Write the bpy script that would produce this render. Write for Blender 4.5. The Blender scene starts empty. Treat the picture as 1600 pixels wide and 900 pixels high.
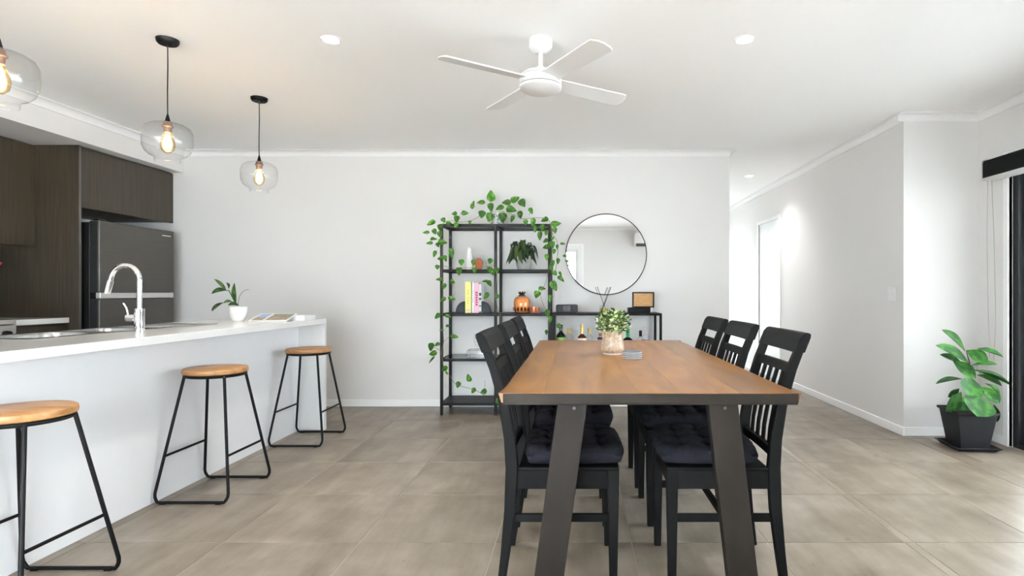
import bpy, math, random
from mathutils import Vector, Matrix, Euler
random.seed(7)
R = math.radians
sc = bpy.context.scene
col = sc.collection

# ------------------------------------------------------------------ camera, world, exposure
F, VX, VY, H = 900.0, 898.0, 457.0, 1.10          # focal length (px), vanishing point, eye height
CEIL = 2.47
cam_d = bpy.data.cameras.new('camera')
cam = bpy.data.objects.new('camera', cam_d); col.objects.link(cam)
cam.location = (0, 0, H); cam.rotation_euler = (R(90), 0, 0)
cam_d.sensor_width = 36.0; cam_d.lens = 36.0 * F / 1600.0
cam_d.shift_x = -(VX - 800) / 1600.0
cam_d.shift_y = (VY - 450) / 1600.0
cam_d.clip_start = 0.05
sc.camera = cam

w = bpy.data.worlds.new('daylight_sky'); sc.world = w
w.use_nodes = True
bg = w.node_tree.nodes['Background']
bg.inputs['Color'].default_value = (0.83, 0.91, 1.0, 1)
bg.inputs['Strength'].default_value = 6.2
sc.view_settings.view_transform = 'Standard'
sc.view_settings.look = 'None'
sc.view_settings.gamma = 1.0
sc.view_settings.use_curve_mapping = False
sc.view_settings.exposure = 1.68
sc.cycles.use_denoising = True
sc.cycles.max_bounces = 12
sc.cycles.diffuse_bounces = 8
sc.cycles.transparent_max_bounces = 24
sc.cycles.sample_clamp_indirect = 6.0

sun_d = bpy.data.lights.new('sun', 'SUN'); sun_d.energy = 205.0; sun_d.angle = R(0.6); sun_d.color = (0.985, 0.985, 1.0)
sun = bpy.data.objects.new('sun', sun_d); col.objects.link(sun); sun.location = (-6, 8, 12)
sun.rotation_euler = Vector((-0.22, 0.28, 1.0)).to_track_quat('Z', 'Y').to_euler()      # high, from behind the house, on the patio only

def portal(name, loc, rot, sx, sy):
    l = bpy.data.lights.new(name, 'AREA'); l.shape = 'RECTANGLE'; l.size = sx; l.size_y = sy
    l.cycles.is_portal = True
    o = bpy.data.objects.new(name, l); col.objects.link(o); o.location = loc; o.rotation_euler = rot
portal('door_portal', (3.30, 2.205, 1.03), (0, R(90), 0), 2.06, 3.85)
portal('window_portal', (-1.535, -1.18, 1.05), (R(90), 0, 0), 3.35, 2.1)
portal('hall_glazing_portal', (2.01, 9.78, 1.03), (R(-90), 0, 0), 0.98, 2.06)  # samples sky light through the added hall end glazing

DOWNLIGHT_W = 28.0
PENDANT_W = 0.9

# ------------------------------------------------------------------ pixel helpers (directions only; depth comes from the thing touched)
def at(px, py, Y):
    return Vector(((px - VX) / F * Y, Y, H - (py - VY) / F * Y))

# ------------------------------------------------------------------ materials
MATS = {}
def srgb(r, g, b):
    f = lambda c: (c/255/12.92) if c/255 <= 0.04045 else ((c/255+0.055)/1.055)**2.4
    return (f(r), f(g), f(b))
def mat(name, color, rough=0.5, metal=0.0, noise=0.0, scale=20.0, bump=0.0, stretch=None, emit=None, emit_s=0.0, coat=0.0, spec=None, sheen=0.0, sss=0.0):
    if name in MATS: return MATS[name]
    m = bpy.data.materials.new(name); m.use_nodes = True; MATS[name] = m
    nt = m.node_tree; b = nt.nodes['Principled BSDF']
    b.inputs['Base Color'].default_value = (*color, 1)
    b.inputs['Roughness'].default_value = rough
    b.inputs['Metallic'].default_value = metal
    b.inputs['Coat Weight'].default_value = coat
    if spec is not None: b.inputs['Specular IOR Level'].default_value = spec
    if sheen: b.inputs['Sheen Weight'].default_value = sheen
    if emit:
        b.inputs['Emission Color'].default_value = (*emit, 1); b.inputs['Emission Strength'].default_value = emit_s
    tc = nt.nodes.new('ShaderNodeTexCoord'); mp = nt.nodes.new('ShaderNodeMapping')
    nt.links.new(tc.outputs['Object'], mp.inputs['Vector'])
    if stretch: mp.inputs['Scale'].default_value = stretch
    n = nt.nodes.new('ShaderNodeTexNoise'); n.inputs['Scale'].default_value = scale; n.inputs['Detail'].default_value = 4
    nt.links.new(mp.outputs['Vector'], n.inputs['Vector'])
    if noise:
        r = nt.nodes.new('ShaderNodeValToRGB')
        r.color_ramp.elements[0].position = 0.3; r.color_ramp.elements[1].position = 0.7
        r.color_ramp.elements[0].color = (*[c*(1-noise) for c in color], 1)
        r.color_ramp.elements[1].color = (*[min(1, c*(1+noise)) for c in color], 1)
        nt.links.new(n.outputs['Fac'], r.inputs['Fac']); nt.links.new(r.outputs['Color'], b.inputs['Base Color'])
    if bump:
        bp = nt.nodes.new('ShaderNodeBump'); bp.inputs['Strength'].default_value = bump; bp.inputs['Distance'].default_value = 0.01
        nt.links.new(n.outputs['Fac'], bp.inputs['Height']); nt.links.new(bp.outputs['Normal'], b.inputs['Normal'])
    return m
def glass(name, tint=(1, 1, 1), ior=1.45, gloss=1.0, rough=0.02, edge=0.0):
    """thin clear sheet: lets light through, reflects by fresnel, edges a touch darker"""
    if name in MATS: return MATS[name]
    m = bpy.data.materials.new(name); m.use_nodes = True; MATS[name] = m
    nt = m.node_tree; nt.nodes.clear()
    out = nt.nodes.new('ShaderNodeOutputMaterial'); mx = nt.nodes.new('ShaderNodeMixShader')
    tr = nt.nodes.new('ShaderNodeBsdfTransparent'); gl = nt.nodes.new('ShaderNodeBsdfGlossy')
    fr = nt.nodes.new('ShaderNodeLayerWeight'); fr.inputs['Blend'].default_value = 0.5
    pw_ = nt.nodes.new('ShaderNodeMath'); pw_.operation = 'POWER'; pw_.inputs[1].default_value = 4.0
    mul = nt.nodes.new('ShaderNodeMath'); mul.operation = 'MULTIPLY_ADD'; mul.inputs[1].default_value = 0.55*gloss; mul.inputs[2].default_value = 0.04*gloss
    nt.links.new(fr.outputs['Facing'], pw_.inputs[0])
    lw = nt.nodes.new('ShaderNodeLayerWeight'); lw.inputs['Blend'].default_value = 0.25
    mc = nt.nodes.new('ShaderNodeMix'); mc.data_type = 'RGBA'
    mc.inputs[6].default_value = (*tint, 1); mc.inputs[7].default_value = (*[c*(1-edge) for c in tint], 1)
    nt.links.new(lw.outputs['Facing'], mc.inputs[0]); nt.links.new(mc.outputs[2], tr.inputs['Color'])
    gl.inputs['Roughness'].default_value = rough
    nt.links.new(pw_.outputs[0], mul.inputs[0]); nt.links.new(mul.outputs[0], mx.inputs[0])
    nt.links.new(tr.outputs[0], mx.inputs[1]); nt.links.new(gl.outputs[0], mx.inputs[2])
    nt.links.new(mx.outputs[0], out.inputs['Surface'])
    return m

M_WALL = mat('wall_paint', (0.705, 0.690, 0.675), 0.75, noise=0.008, scale=3, bump=0.02)
M_CEIL = mat('ceiling_paint', (0.955, 0.95, 0.945), 0.8, noise=0.006, scale=2)
M_TRIM = mat('gloss_white_trim', (0.84, 0.84, 0.83), 0.4, noise=0.006)
M_GROUT = mat('grout', srgb(176, 168, 157), 0.85, noise=0.05, scale=60)
M_BLACK = mat('black_powder_coat', (0.005, 0.005, 0.0053), 0.48, spec=0.18, noise=0.15, scale=80)
M_CHAIR = mat('black_stained_wood', (0.0055, 0.0055, 0.0055), 0.6, spec=0.09, noise=0.2, scale=30, stretch=(1, 1, 0.15))
M_CUSH = mat('navy_black_cotton', (0.0115, 0.0118, 0.0165), 0.95, spec=0.12, noise=0.15, scale=180, bump=0.15)
M_STEEL = mat('raw_blackened_steel', (0.020, 0.016, 0.013), 0.50, metal=0.15, spec=0.14, noise=0.35, scale=7, stretch=(1, 1, 0.5))
M_DARKWOOD = mat('dark_wood_laminate', (0.036, 0.027, 0.017), 0.42, spec=0.4, noise=0.35, scale=40, stretch=(2.5, 2.5, 0.06))
M_FRIDGE = mat('dark_steel_fridge', (0.095, 0.088, 0.078), 0.36, metal=0.6, noise=0.05, scale=60, stretch=(1, 0.05, 1))
M_FRIDGE_SIDE = mat('black_fridge_side', (0.01, 0.01, 0.01), 0.4, noise=0.1)
M_STAIN = mat('brushed_stainless', (0.55, 0.54, 0.53), 0.22, metal=1.0, noise=0.05, scale=120, stretch=(1, 0.05, 1))
M_CHROME = mat('polished_chrome', (0.86, 0.86, 0.87), 0.06, metal=1.0, noise=0.01)
M_ISLAND = mat('white_island_panel', (0.86, 0.87, 0.89), 0.35, noise=0.006)
M_STONE = mat('white_stone_worktop', (0.72, 0.715, 0.70), 0.12, noise=0.02, scale=90)
M_BENCHTOP = M_STONE
M_FANW = mat('white_fan_plastic', (0.76, 0.755, 0.745), 0.4, noise=0.004)
M_MIRROR = mat('mirror_silver', (0.90, 0.91, 0.92), 0.0, metal=1.0)
M_GLASS = glass('clear_glass', (0.992, 0.995, 0.993), gloss=0.9, edge=0.12)
M_PANE = glass('window_glass', (0.97, 0.985, 0.98))
M_SHELFGL = glass('shelf_glass', (0.90, 0.95, 0.93), edge=0.4)
M_AMBER = glass('amber_bulb_glass', (1.0, 0.86, 0.62), edge=0.25)
M_COPPERGL = glass('copper_tinted_glass', (0.97, 0.80, 0.62), gloss=1.3, edge=0.4)
M_TERRA = mat('terracotta', srgb(178, 98, 62), 0.7, noise=0.08)
M_SOIL = mat('potting_soil', (0.03, 0.02, 0.014), 0.95, noise=0.4, scale=120, bump=0.4)
M_STEM = mat('brown_vine_stem', srgb(112, 104, 72), 0.6, noise=0.2)
M_WHITECER = mat('white_ceramic', (0.80, 0.79, 0.77), 0.3, noise=0.02)
M_DOORLEAF = mat('white_door_paint', (0.82, 0.83, 0.84), 0.45, noise=0.004)

def leaf_mat(name, c1, c2, scale=14, rough=0.4, edge=(0.45, 0.6)):
    m = bpy.data.materials.new(name); m.use_nodes = True
    nt = m.node_tree; b = nt.nodes['Principled BSDF']; b.inputs['Roughness'].default_value = rough; b.inputs['Specular IOR Level'].default_value = 0.2
    oi = nt.nodes.new('ShaderNodeObjectInfo'); tc = nt.nodes.new('ShaderNodeTexCoord')
    ad = nt.nodes.new('ShaderNodeVectorMath'); ad.operation = 'ADD'
    n = nt.nodes.new('ShaderNodeTexNoise'); n.inputs['Scale'].default_value = 3.0
    mu = nt.nodes.new('ShaderNodeMath'); mu.operation = 'MULTIPLY'; mu.inputs[1].default_value = 50
    nt.links.new(oi.outputs['Random'], mu.inputs[0]); nt.links.new(tc.outputs['Object'], ad.inputs[0]); nt.links.new(mu.outputs[0], ad.inputs[1])
    nt.links.new(ad.outputs[0], n.inputs['Vector'])
    r = nt.nodes.new('ShaderNodeValToRGB')
    r.color_ramp.elements[0].position = edge[0]; r.color_ramp.elements[1].position = edge[1]
    r.color_ramp.elements[0].color = (*c1, 1); r.color_ramp.elements[1].color = (*c2, 1)
    nt.links.new(n.outputs['Fac'], r.inputs['Fac'])
    hs = nt.nodes.new('ShaderNodeHueSaturation')
    mr = nt.nodes.new('ShaderNodeMapRange'); mr.inputs[3].default_value = 0.75; mr.inputs[4].default_value = 1.25
    nt.links.new(oi.outputs['Random'], mr.inputs[0]); nt.links.new(mr.outputs[0], hs.inputs['Value'])
    nt.links.new(r.outputs['Color'], hs.inputs['Color']); nt.links.new(hs.outputs['Color'], b.inputs['Base Color'])
    MATS[name] = m
    return m
M_POTHOS = leaf_mat('pothos_leaf', srgb(44, 92, 26), srgb(112, 152, 52), edge=(0.5, 0.74), rough=0.5)
M_LILY = leaf_mat('dark_arching_leaf', srgb(34, 56, 36), srgb(66, 84, 46))
M_FIG = leaf_mat('fiddle_leaf', srgb(22, 66, 22), srgb(48, 100, 28), rough=0.6)
M_ORCHID = leaf_mat('orchid_leaf', srgb(58, 84, 52), srgb(92, 122, 66))
M_SPRIG = leaf_mat('variegated_small_leaf', srgb(60, 92, 46), srgb(120, 150, 84))
M_SPRIG2 = leaf_mat('pale_small_leaf', srgb(140, 165, 96), srgb(214, 222, 168))

def tile_mat():
    m = bpy.data.materials.new('porcelain_tile'); m.use_nodes = True
    nt = m.node_tree; b = nt.nodes['Principled BSDF']
    oi = nt.nodes.new('ShaderNodeObjectInfo'); tc = nt.nodes.new('ShaderNodeTexCoord')
    mu = nt.nodes.new('ShaderNodeMath'); mu.operation = 'MULTIPLY'; mu.inputs[1].default_value = 90
    ad = nt.nodes.new('ShaderNodeVectorMath'); ad.operation = 'ADD'
    nt.links.new(oi.outputs['Random'], mu.inputs[0]); nt.links.new(tc.outputs['Object'], ad.inputs[0]); nt.links.new(mu.outputs[0], ad.inputs[1])
    mp = nt.nodes.new('ShaderNodeMapping'); mp.inputs['Scale'].default_value = (4.5, 0.8, 1.0)
    mp.inputs['Rotation'].default_value = (0, 0, R(6))
    nt.links.new(ad.outputs[0], mp.inputs['Vector'])
    n1 = nt.nodes.new('ShaderNodeTexNoise'); n1.inputs['Scale'].default_value = 1.5; n1.inputs['Detail'].default_value = 6; n1.inputs['Roughness'].default_value = 0.6
    nt.links.new(mp.outputs['Vector'], n1.inputs['Vector'])
    n2 = nt.nodes.new('ShaderNodeTexNoise'); n2.inputs['Scale'].default_value = 5; n2.inputs['Detail'].default_value = 8
    nt.links.new(ad.outputs[0], n2.inputs['Vector'])
    r = nt.nodes.new('ShaderNodeValToRGB')
    e = r.color_ramp.elements; e[0].position = 0.34; e[0].color = (*srgb(102, 91, 78), 1)
    e[1].position = 0.66; e[1].color = (*srgb(152, 141, 128), 1)
    k = e.new(0.5); k.color = (*srgb(129, 118, 104), 1)
    mx = nt.nodes.new('ShaderNodeMath'); mx.operation = 'MULTIPLY_ADD'; mx.inputs[1].default_value = 0.42; 
    sub = nt.nodes.new('ShaderNodeMath'); sub.operation = 'MULTIPLY'; sub.inputs[1].default_value = 0.58
    nt.links.new(n1.outputs['Fac'], sub.inputs[0]); nt.links.new(n2.outputs['Fac'], mx.inputs[0]); nt.links.new(sub.outputs[0], mx.inputs[2])
    nt.links.new(mx.outputs[0], r.inputs['Fac'])
    hs = nt.nodes.new('ShaderNodeHueSaturation')
    mr = nt.nodes.new('ShaderNodeMapRange'); mr.inputs[3].default_value = 0.95; mr.inputs[4].default_value = 1.05
    nt.links.new(oi.outputs['Random'], mr.inputs[0]); nt.links.new(mr.outputs[0], hs.inputs['Value'])
    nt.links.new(r.outputs['Color'], hs.inputs['Color'])
    # sparse pits and flecks of the stone print
    n3 = nt.nodes.new('ShaderNodeTexNoise'); n3.inputs['Scale'].default_value = 22; n3.inputs['Detail'].default_value = 3
    mp3 = nt.nodes.new('ShaderNodeMapping'); mp3.inputs['Scale'].default_value = (1, 0.5, 1)
    nt.links.new(ad.outputs[0], mp3.inputs['Vector']); nt.links.new(mp3.outputs[0], n3.inputs['Vector'])
    r3 = nt.nodes.new('ShaderNodeValToRGB'); r3.color_ramp.elements[0].position = 0.70; r3.color_ramp.elements[1].position = 0.76
    r3.color_ramp.elements[0].color = (1, 1, 1, 1); r3.color_ramp.elements[1].color = (0.72, 0.70, 0.68, 1)
    nt.links.new(n3.outputs['Fac'], r3.inputs['Fac'])
    mm = nt.nodes.new('ShaderNodeMix'); mm.data_type = 'RGBA'; mm.blend_type = 'MULTIPLY'; mm.inputs[0].default_value = 1.0
    nt.links.new(hs.outputs['Color'], mm.inputs[6]); nt.links.new(r3.outputs['Color'], mm.inputs[7])
    nt.links.new(mm.outputs[2], b.inputs['Base Color'])
    b.inputs['Roughness'].default_value = 0.36
    b.inputs['Specular IOR Level'].default_value = 0.45
    return m
M_TILE = tile_mat()

def wood_mat(name, dark, light, grain=9.0, along='Y', rough=0.3):
    m = bpy.data.materials.new(name); m.use_nodes = True; MATS[name] = m
    nt = m.node_tree; b = nt.nodes['Principled BSDF']; b.inputs['Roughness'].default_value = rough
    oi = nt.nodes.new('ShaderNodeObjectInfo'); tc = nt.nodes.new('ShaderNodeTexCoord')
    mu = nt.nodes.new('ShaderNodeMath'); mu.operation = 'MULTIPLY'; mu.inputs[1].default_value = 37
    ad = nt.nodes.new('ShaderNodeVectorMath'); ad.operation = 'ADD'
    nt.links.new(oi.outputs['Random'], mu.inputs[0]); nt.links.new(tc.outputs['Object'], ad.inputs[0]); nt.links.new(mu.outputs[0], ad.inputs[1])
    mp = nt.nodes.new('ShaderNodeMapping')
    mp.inputs['Scale'].default_value = (1, 0.16, 1) if along == 'Y' else (0.16, 1, 1)
    nt.links.new(ad.outputs[0], mp.inputs['Vector'])
    n = nt.nodes.new('ShaderNodeTexNoise'); n.inputs['Scale'].default_value = grain; n.inputs['Detail'].default_value = 7; n.inputs['Distortion'].default_value = 1.6
    nt.links.new(mp.outputs['Vector'], n.inputs['Vector'])
    r = nt.nodes.new('ShaderNodeValToRGB'); e = r.color_ramp.elements
    e[0].position = 0.25; e[0].color = (*dark, 1); e[1].position = 0.65; e[1].color = (*light, 1)
    nt.links.new(n.outputs['Fac'], r.inputs['Fac'])
    hs = nt.nodes.new('ShaderNodeHueSaturation')
    mr = nt.nodes.new('ShaderNodeMapRange'); mr.inputs[3].default_value = 0.80; mr.inputs[4].default_value = 1.16
    nt.links.new(oi.outputs['Random'], mr.inputs[0]); nt.links.new(mr.outputs[0], hs.inputs['Value'])
    nt.links.new(r.outputs['Color'], hs.inputs['Color']); nt.links.new(hs.outputs['Color'], b.inputs['Base Color'])
    bp = nt.nodes.new('ShaderNodeBump'); bp.inputs['Strength'].default_value = 0.05; bp.inputs['Distance'].default_value = 0.004
    nt.links.new(n.outputs['Fac'], bp.inputs['Height']); nt.links.new(bp.outputs['Normal'], b.inputs['Normal'])
    return m
M_TABLE = wood_mat('warm_table_timber', srgb(104, 62, 24), srgb(146, 100, 44), 6.0, rough=0.33)
M_SEATW = wood_mat('stool_timber', srgb(126, 84, 46), srgb(176, 130, 82), 14.0, along='X', rough=0.4)

# ------------------------------------------------------------------ mesh builder
class MB:
    def __init__(s): s.v = []; s.f = []
    def add(s, vs, fs):
        o = len(s.v); s.v += [tuple(v) for v in vs]; s.f += [tuple(i + o for i in f) for f in fs]; return s
    def box(s, x0, x1, y0, y1, z0, z1):
        vs = [(x0,y0,z0),(x1,y0,z0),(x1,y1,z0),(x0,y1,z0),(x0,y0,z1),(x1,y0,z1),(x1,y1,z1),(x0,y1,z1)]
        return s.add(vs, [(0,3,2,1),(4,5,6,7),(0,1,5,4),(1,2,6,5),(2,3,7,6),(3,0,4,7)])
    def prism(s, poly, axis, a, b):
        """extrude a 2D polygon (list of (u,v)) along axis from a to b"""
        def P(u, v, t): return {'x': (t, u, v), 'y': (u, t, v), 'z': (u, v, t)}[axis]
        n = len(poly)
        vs = [P(u, v, a) for u, v in poly] + [P(u, v, b) for u, v in poly]
        fs = [tuple(range(n-1, -1, -1)), tuple(range(n, 2*n))] + [(i, (i+1) % n, n+(i+1) % n, n+i) for i in range(n)]
        return s.add(vs, fs)
    def tube(s, pts, r, seg=8, closed=False):
        pts = [Vector(p) for p in pts]; n = len(pts); rings = []
        rad = r if isinstance(r, (list, tuple)) else [r]*n
        up = None
        for i, p in enumerate(pts):
            if closed: t = pts[(i+1) % n] - pts[i-1]
            else: t = pts[min(i+1, n-1)] - pts[max(i-1, 0)]
            t.normalize()
            if up is None:
                a = Vector((0,0,1)) if abs(t.z) < 0.9 else Vector((1,0,0))
                u = t.cross(a).normalized()
            else:
                u = (up - t*up.dot(t)); 
                u = u.normalized() if u.length > 1e-6 else t.orthogonal().normalized()
            up = u; v = t.cross(u)
            rings.append([p + (u*math.cos(2*math.pi*k/seg) + v*math.sin(2*math.pi*k/seg))*rad[i] for k in range(seg)])
        vs = [q for ring in rings for q in ring]; fs = []
        for i in range(n if closed else n-1):
            j = (i+1) % n
            for k in range(seg):
                fs.append((i*seg+k, i*seg+(k+1) % seg, j*seg+(k+1) % seg, j*seg+k))
        if not closed:
            fs.append(tuple(range(seg-1, -1, -1))); fs.append(tuple((n-1)*seg+k for k in range(seg)))
        return s.add(vs, fs)
    def lathe(s, prof, seg=24, c=(0,0,0), cap=True, sx=1.0, sy=1.0):
        vs = []; fs = []; n = len(prof)
        for r, z in prof:
            for k in range(seg):
                a = 2*math.pi*k/seg
                vs.append((c[0]+r*math.cos(a)*sx, c[1]+r*math.sin(a)*sy, c[2]+z))
        for i in range(n-1):
            for k in range(seg):
                fs.append((i*seg+k, i*seg+(k+1) % seg, (i+1)*seg+(k+1) % seg, (i+1)*seg+k))
        if cap:
            if prof[0][0] > 1e-5: fs.append(tuple(range(seg-1, -1, -1)))
            if prof[-1][0] > 1e-5: fs.append(tuple((n-1)*seg+k for k in range(seg)))
        return s.add(vs, fs)
    def bar(s, path, y0, y1, th):
        """curved bar in the XZ plane: path of (x,z), thickness th across, from y0 to y1"""
        n = len(path); L = []; Rr = []
        for i in range(n):
            a = Vector(path[max(i-1,0)]); b = Vector(path[min(i+1,n-1)]); t = (b-a).normalized(); nn = Vector((-t.y, t.x))
            hh = (th[i] if isinstance(th,(list,tuple)) else th)/2
            p = Vector(path[i]); L.append(p+nn*hh); Rr.append(p-nn*hh)
        poly = L + Rr[::-1]; m = len(poly)
        vs = [(p.x, y0, p.y) for p in poly] + [(p.x, y1, p.y) for p in poly]; fs = []
        for i in range(n-1):
            a, b, c2, d = i, i+1, m-2-i, m-1-i
            fs.append((a, b, c2, d)); fs.append((a+m, d+m, c2+m, b+m))
        for i in range(m): fs.append((i, (i+1) % m, (i+1) % m+m, i+m))
        return s.add(vs, fs)
    def build(s, name, m, parent=None, smooth=False, bevel=0.0, loc=None, seg=2, auto=None):
        me = bpy.data.meshes.new(name); me.from_pydata(s.v, [], s.f)
        import bmesh
        bm = bmesh.new(); bm.from_mesh(me); bmesh.ops.recalc_face_normals(bm, faces=bm.faces); bm.to_mesh(me); bm.free()
        me.materials.append(m)
        o = bpy.data.objects.new(name, me); col.objects.link(o)
        if parent: o.parent = parent
        if loc is not None: o.location = loc
        if smooth:
            for p in me.polygons: p.use_smooth = True
            if auto is not False: me.set_sharp_from_angle(angle=R(auto or 40))
        if bevel:
            md = o.modifiers.new('bevel', 'BEVEL'); md.width = bevel; md.segments = seg; md.limit_method = 'ANGLE'; md.angle_limit = R(35)
        return o
def empty(name, loc=(0,0,0), rz=0.0):
    o = bpy.data.objects.new(name, None); col.objects.link(o); o.location = loc; o.rotation_euler = (0, 0, rz); o.empty_display_size = 0.1
    return o
def tag(o, label, cat, group=None):
    o['label'] = label; o['category'] = cat
    if group: o['group'] = group
    return o
def struct(o, label=None, cat=None):
    o['kind'] = 'structure'
    if label: o['label'] = label
    if cat: o['category'] = cat
    return o
def copy_tree(o, parent=None):
    c = o.copy(); col.objects.link(c); c.parent = parent
    for ch in list(o.children): copy_tree(ch, c)
    return c
def inst(mesh, name, matrix, parent):
    o = bpy.data.objects.new(name, mesh); col.objects.link(o); o.parent = parent; o.matrix_local = matrix
    return o

# ------------------------------------------------------------------ the room shell
D = 5.56                    # back wall
XL, XR = -4.5, 3.10         # kitchen wall, window wall
YF = -1.0                   # wall behind the photographer
HL, HR = 1.494, 2.524       # hallway sides
RET = 4.42                  # return wall beside the sliding door
HE = 9.6                    # hallway end

def S(name, label, cat, *boxes, m=None, bevel=0.0):
    b = MB()
    for x in boxes: b.box(*x)
    return struct(b.build(name, m or M_WALL, bevel=bevel), label, cat)

fl = S('floor', 'beige grey stone-look tiled floor', 'floor', (XL-0.1, XR+0.12, YF-0.1, D, -0.12, -0.002), (HL-0.1, HR+0.1, D, HE+0.1, -0.12, -0.002), m=M_GROUT)
# floor tiles, 600 mm, laid on the grid read from the photograph
GX, GY, T, G = -0.949, 2.535, 0.60, 0.0018
tile_cache = {}
def floor_tile(x0, x1, y0, y1):
    if x1-x0 < 0.02 or y1-y0 < 0.02: return
    key = (round(x1-x0, 3), round(y1-y0, 3))
    if key not in tile_cache:
        hx, hy, c = (x1-x0)/2-G, (y1-y0)/2-G, 0.0012
        vs = [(-hx,-hy,-0.01),(hx,-hy,-0.01),(hx,hy,-0.01),(-hx,hy,-0.01),(-hx,-hy,-c),(hx,-hy,-c),(hx,hy,-c),(-hx,hy,-c),
              (-hx+c,-hy+c,0),(hx-c,-hy+c,0),(hx-c,hy-c,0),(-hx+c,hy-c,0)]
        fs = [(0,1,5,4),(1,2,6,5),(2,3,7,6),(3,0,4,7),(4,5,9,8),(5,6,10,9),(6,7,11,10),(7,4,8,11),(8,9,10,11)]
        me = bpy.data.meshes.new('tile'); me.from_pydata(vs, [], fs); me.materials.append(M_TILE); tile_cache[key] = me
    inst(tile_cache[key], 'tile', Matrix.Translation(((x0+x1)/2, (y0+y1)/2, 0.0)), fl)
def grid(v0, v1, g0):
    k = math.ceil((v0-g0)/T - 1e-6); c = [v0]
    while g0 + k*T < v1-1e-6:
        if g0+k*T > v0+1e-6: c.append(g0+k*T)
        k += 1
    return c + [v1]
def lay(xa, xb, ya, yb):
    xs, ys = grid(xa, xb, GX), grid(ya, yb, GY)
    for i in range(len(xs)-1):
        for j in range(len(ys)-1): floor_tile(xs[i], xs[i+1], ys[j], ys[j+1])
lay(-3.35, HL, YF, D); lay(HL, HR, YF, HE); lay(HR, XR, YF, RET)

S('ceiling', 'flat white ceiling', 'ceiling', (XL-0.1, XR+0.12, YF-0.1, D+0.1, CEIL, CEIL+0.1), (HL-0.1, HR+0.1, D+0.1, HE+0.1, CEIL, CEIL+0.1), m=M_CEIL)
S('wall_back', 'plain off-white wall behind the shelf and mirror', 'wall', (XL-0.1, HL, D, D+0.1, -0.01, CEIL))
S('wall_left', 'white kitchen side wall behind the dark cabinets', 'wall', (XL-0.1, XL, YF-0.1, D, -0.01, CEIL))
S('wall_hall_left', 'left hallway wall beyond the dining area', 'wall', (HL-0.1, HL, D+0.1, HE, -0.01, CEIL))
S('wall_hall_end', 'white end wall of the hallway', 'wall', (HL-0.1, HR+0.1, HE, HE+0.1, 2.06, CEIL), (HL-0.1, HL+0.04, HE, HE+0.1, -0.01, 2.06), (HR-0.04, HR+0.1, HE, HE+0.1, -0.01, 2.06))
DY0, DY1, DZ = 7.10, 7.89, 2.02
S('wall_right', 'long white hallway wall with light switch and sliding door', 'wall',
  (HR, HR+0.1, RET+0.1, DY0, -0.01, CEIL), (HR, HR+0.1, DY1, HE, -0.01, CEIL), (HR, HR+0.1, DY0, DY1, DZ, CEIL))
S('wall_return', 'short white return wall behind the fig plant', 'wall', (HR, XR+0.12, RET, RET+0.1, -0.01, CEIL))
SY0, SY1, SZ = 0.30, 4.11, 2.06
S('wall_window', 'exterior wall with the black framed sliding door', 'wall',
  (XR, XR+0.12, SY1, RET, -0.01, CEIL), (XR, XR+0.12, YF-0.1, SY0, -0.01, CEIL), (XR, XR+0.12, SY0, SY1, SZ, CEIL))
WX0, WX1, WZ0, WZ1 = -3.2, 0.13, 0.0, 2.06
WW = 1.30
S('wall_front', 'white wall behind the viewer with wide window and air conditioner', 'wall',
  (XL, WX0, YF-0.1, YF, -0.01, CEIL), (WX1, XR, YF-0.1, YF, -0.01, CEIL), (WX0, WX1, YF-0.1, YF, WZ1, CEIL))

M_CORN = mat('cornice_paint', (0.80, 0.79, 0.78), 0.75, noise=0.006)
# cornice: cove profile swept along each wall
def cornice(i, axis, wall, sgn, a, b, c=0.055):
    prof = [(0, 0)] + [(c*(1-math.sin(t)) , -c*(1-math.cos(t))) for t in []]
    pts = [(0.0, 0.0), (c, 0.0), (c, -0.006)]
    for k in range(7):
        t = math.pi/2*k/6
        pts.append((c*0.92 - c*0.78*math.sin(t), -0.008 - (c*0.85)*(1-math.cos(t))))
    pts += [(0.008, -c-0.004), (0.0, -c-0.004)]
    poly = [(wall + sgn*u, CEIL - 0.0005 + v) for u, v in pts]
    o = MB().prism(poly, 'x' if axis == 'x' else 'y', a, b).build('trim_%d' % i, M_CORN, smooth=True, auto=25)
    return struct(o, None, None)
BK = -3.775                 # bulkhead face
cornice(1, 'x', D, -1, BK, HL)
cornice(2, 'y', BK, 1, YF, D)
cornice(3, 'y', HR, -1, RET, HE)
cornice(4, 'x', RET, -1, HR-0.055, XR)
cornice(5, 'y', XR, -1, YF, RET)
cornice(6, 'y', HL, 1, D-0.055, HE)
cornice(7, 'x', YF, 1, BK, XR)
def base(name, x0, x1, y0, y1):
    struct(MB().box(x0, x1, y0, y1, 0.0005, 0.068).build(name, M_TRIM, bevel=0.003))
base('baseboard_back', XL, HL+0.012, D-0.012, D)
base('baseboard_hall_left', HL, HL+0.012, D, HE)
base('baseboard_right', HR-0.012, HR, RET-0.012, DY0-0.05)
base('baseboard_right_far', HR-0.012, HR, DY1+0.05, HE)
base('baseboard_return', HR, XR, RET-0.012, RET)
base('baseboard_window', XR-0.012, XR, SY1+0.045, RET)
base('baseboard_front', WX1+0.06, XR, YF, YF+0.012)

M_GAPD = mat('shadow_seal', (0.4, 0.4, 0.4), 0.7)
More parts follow.
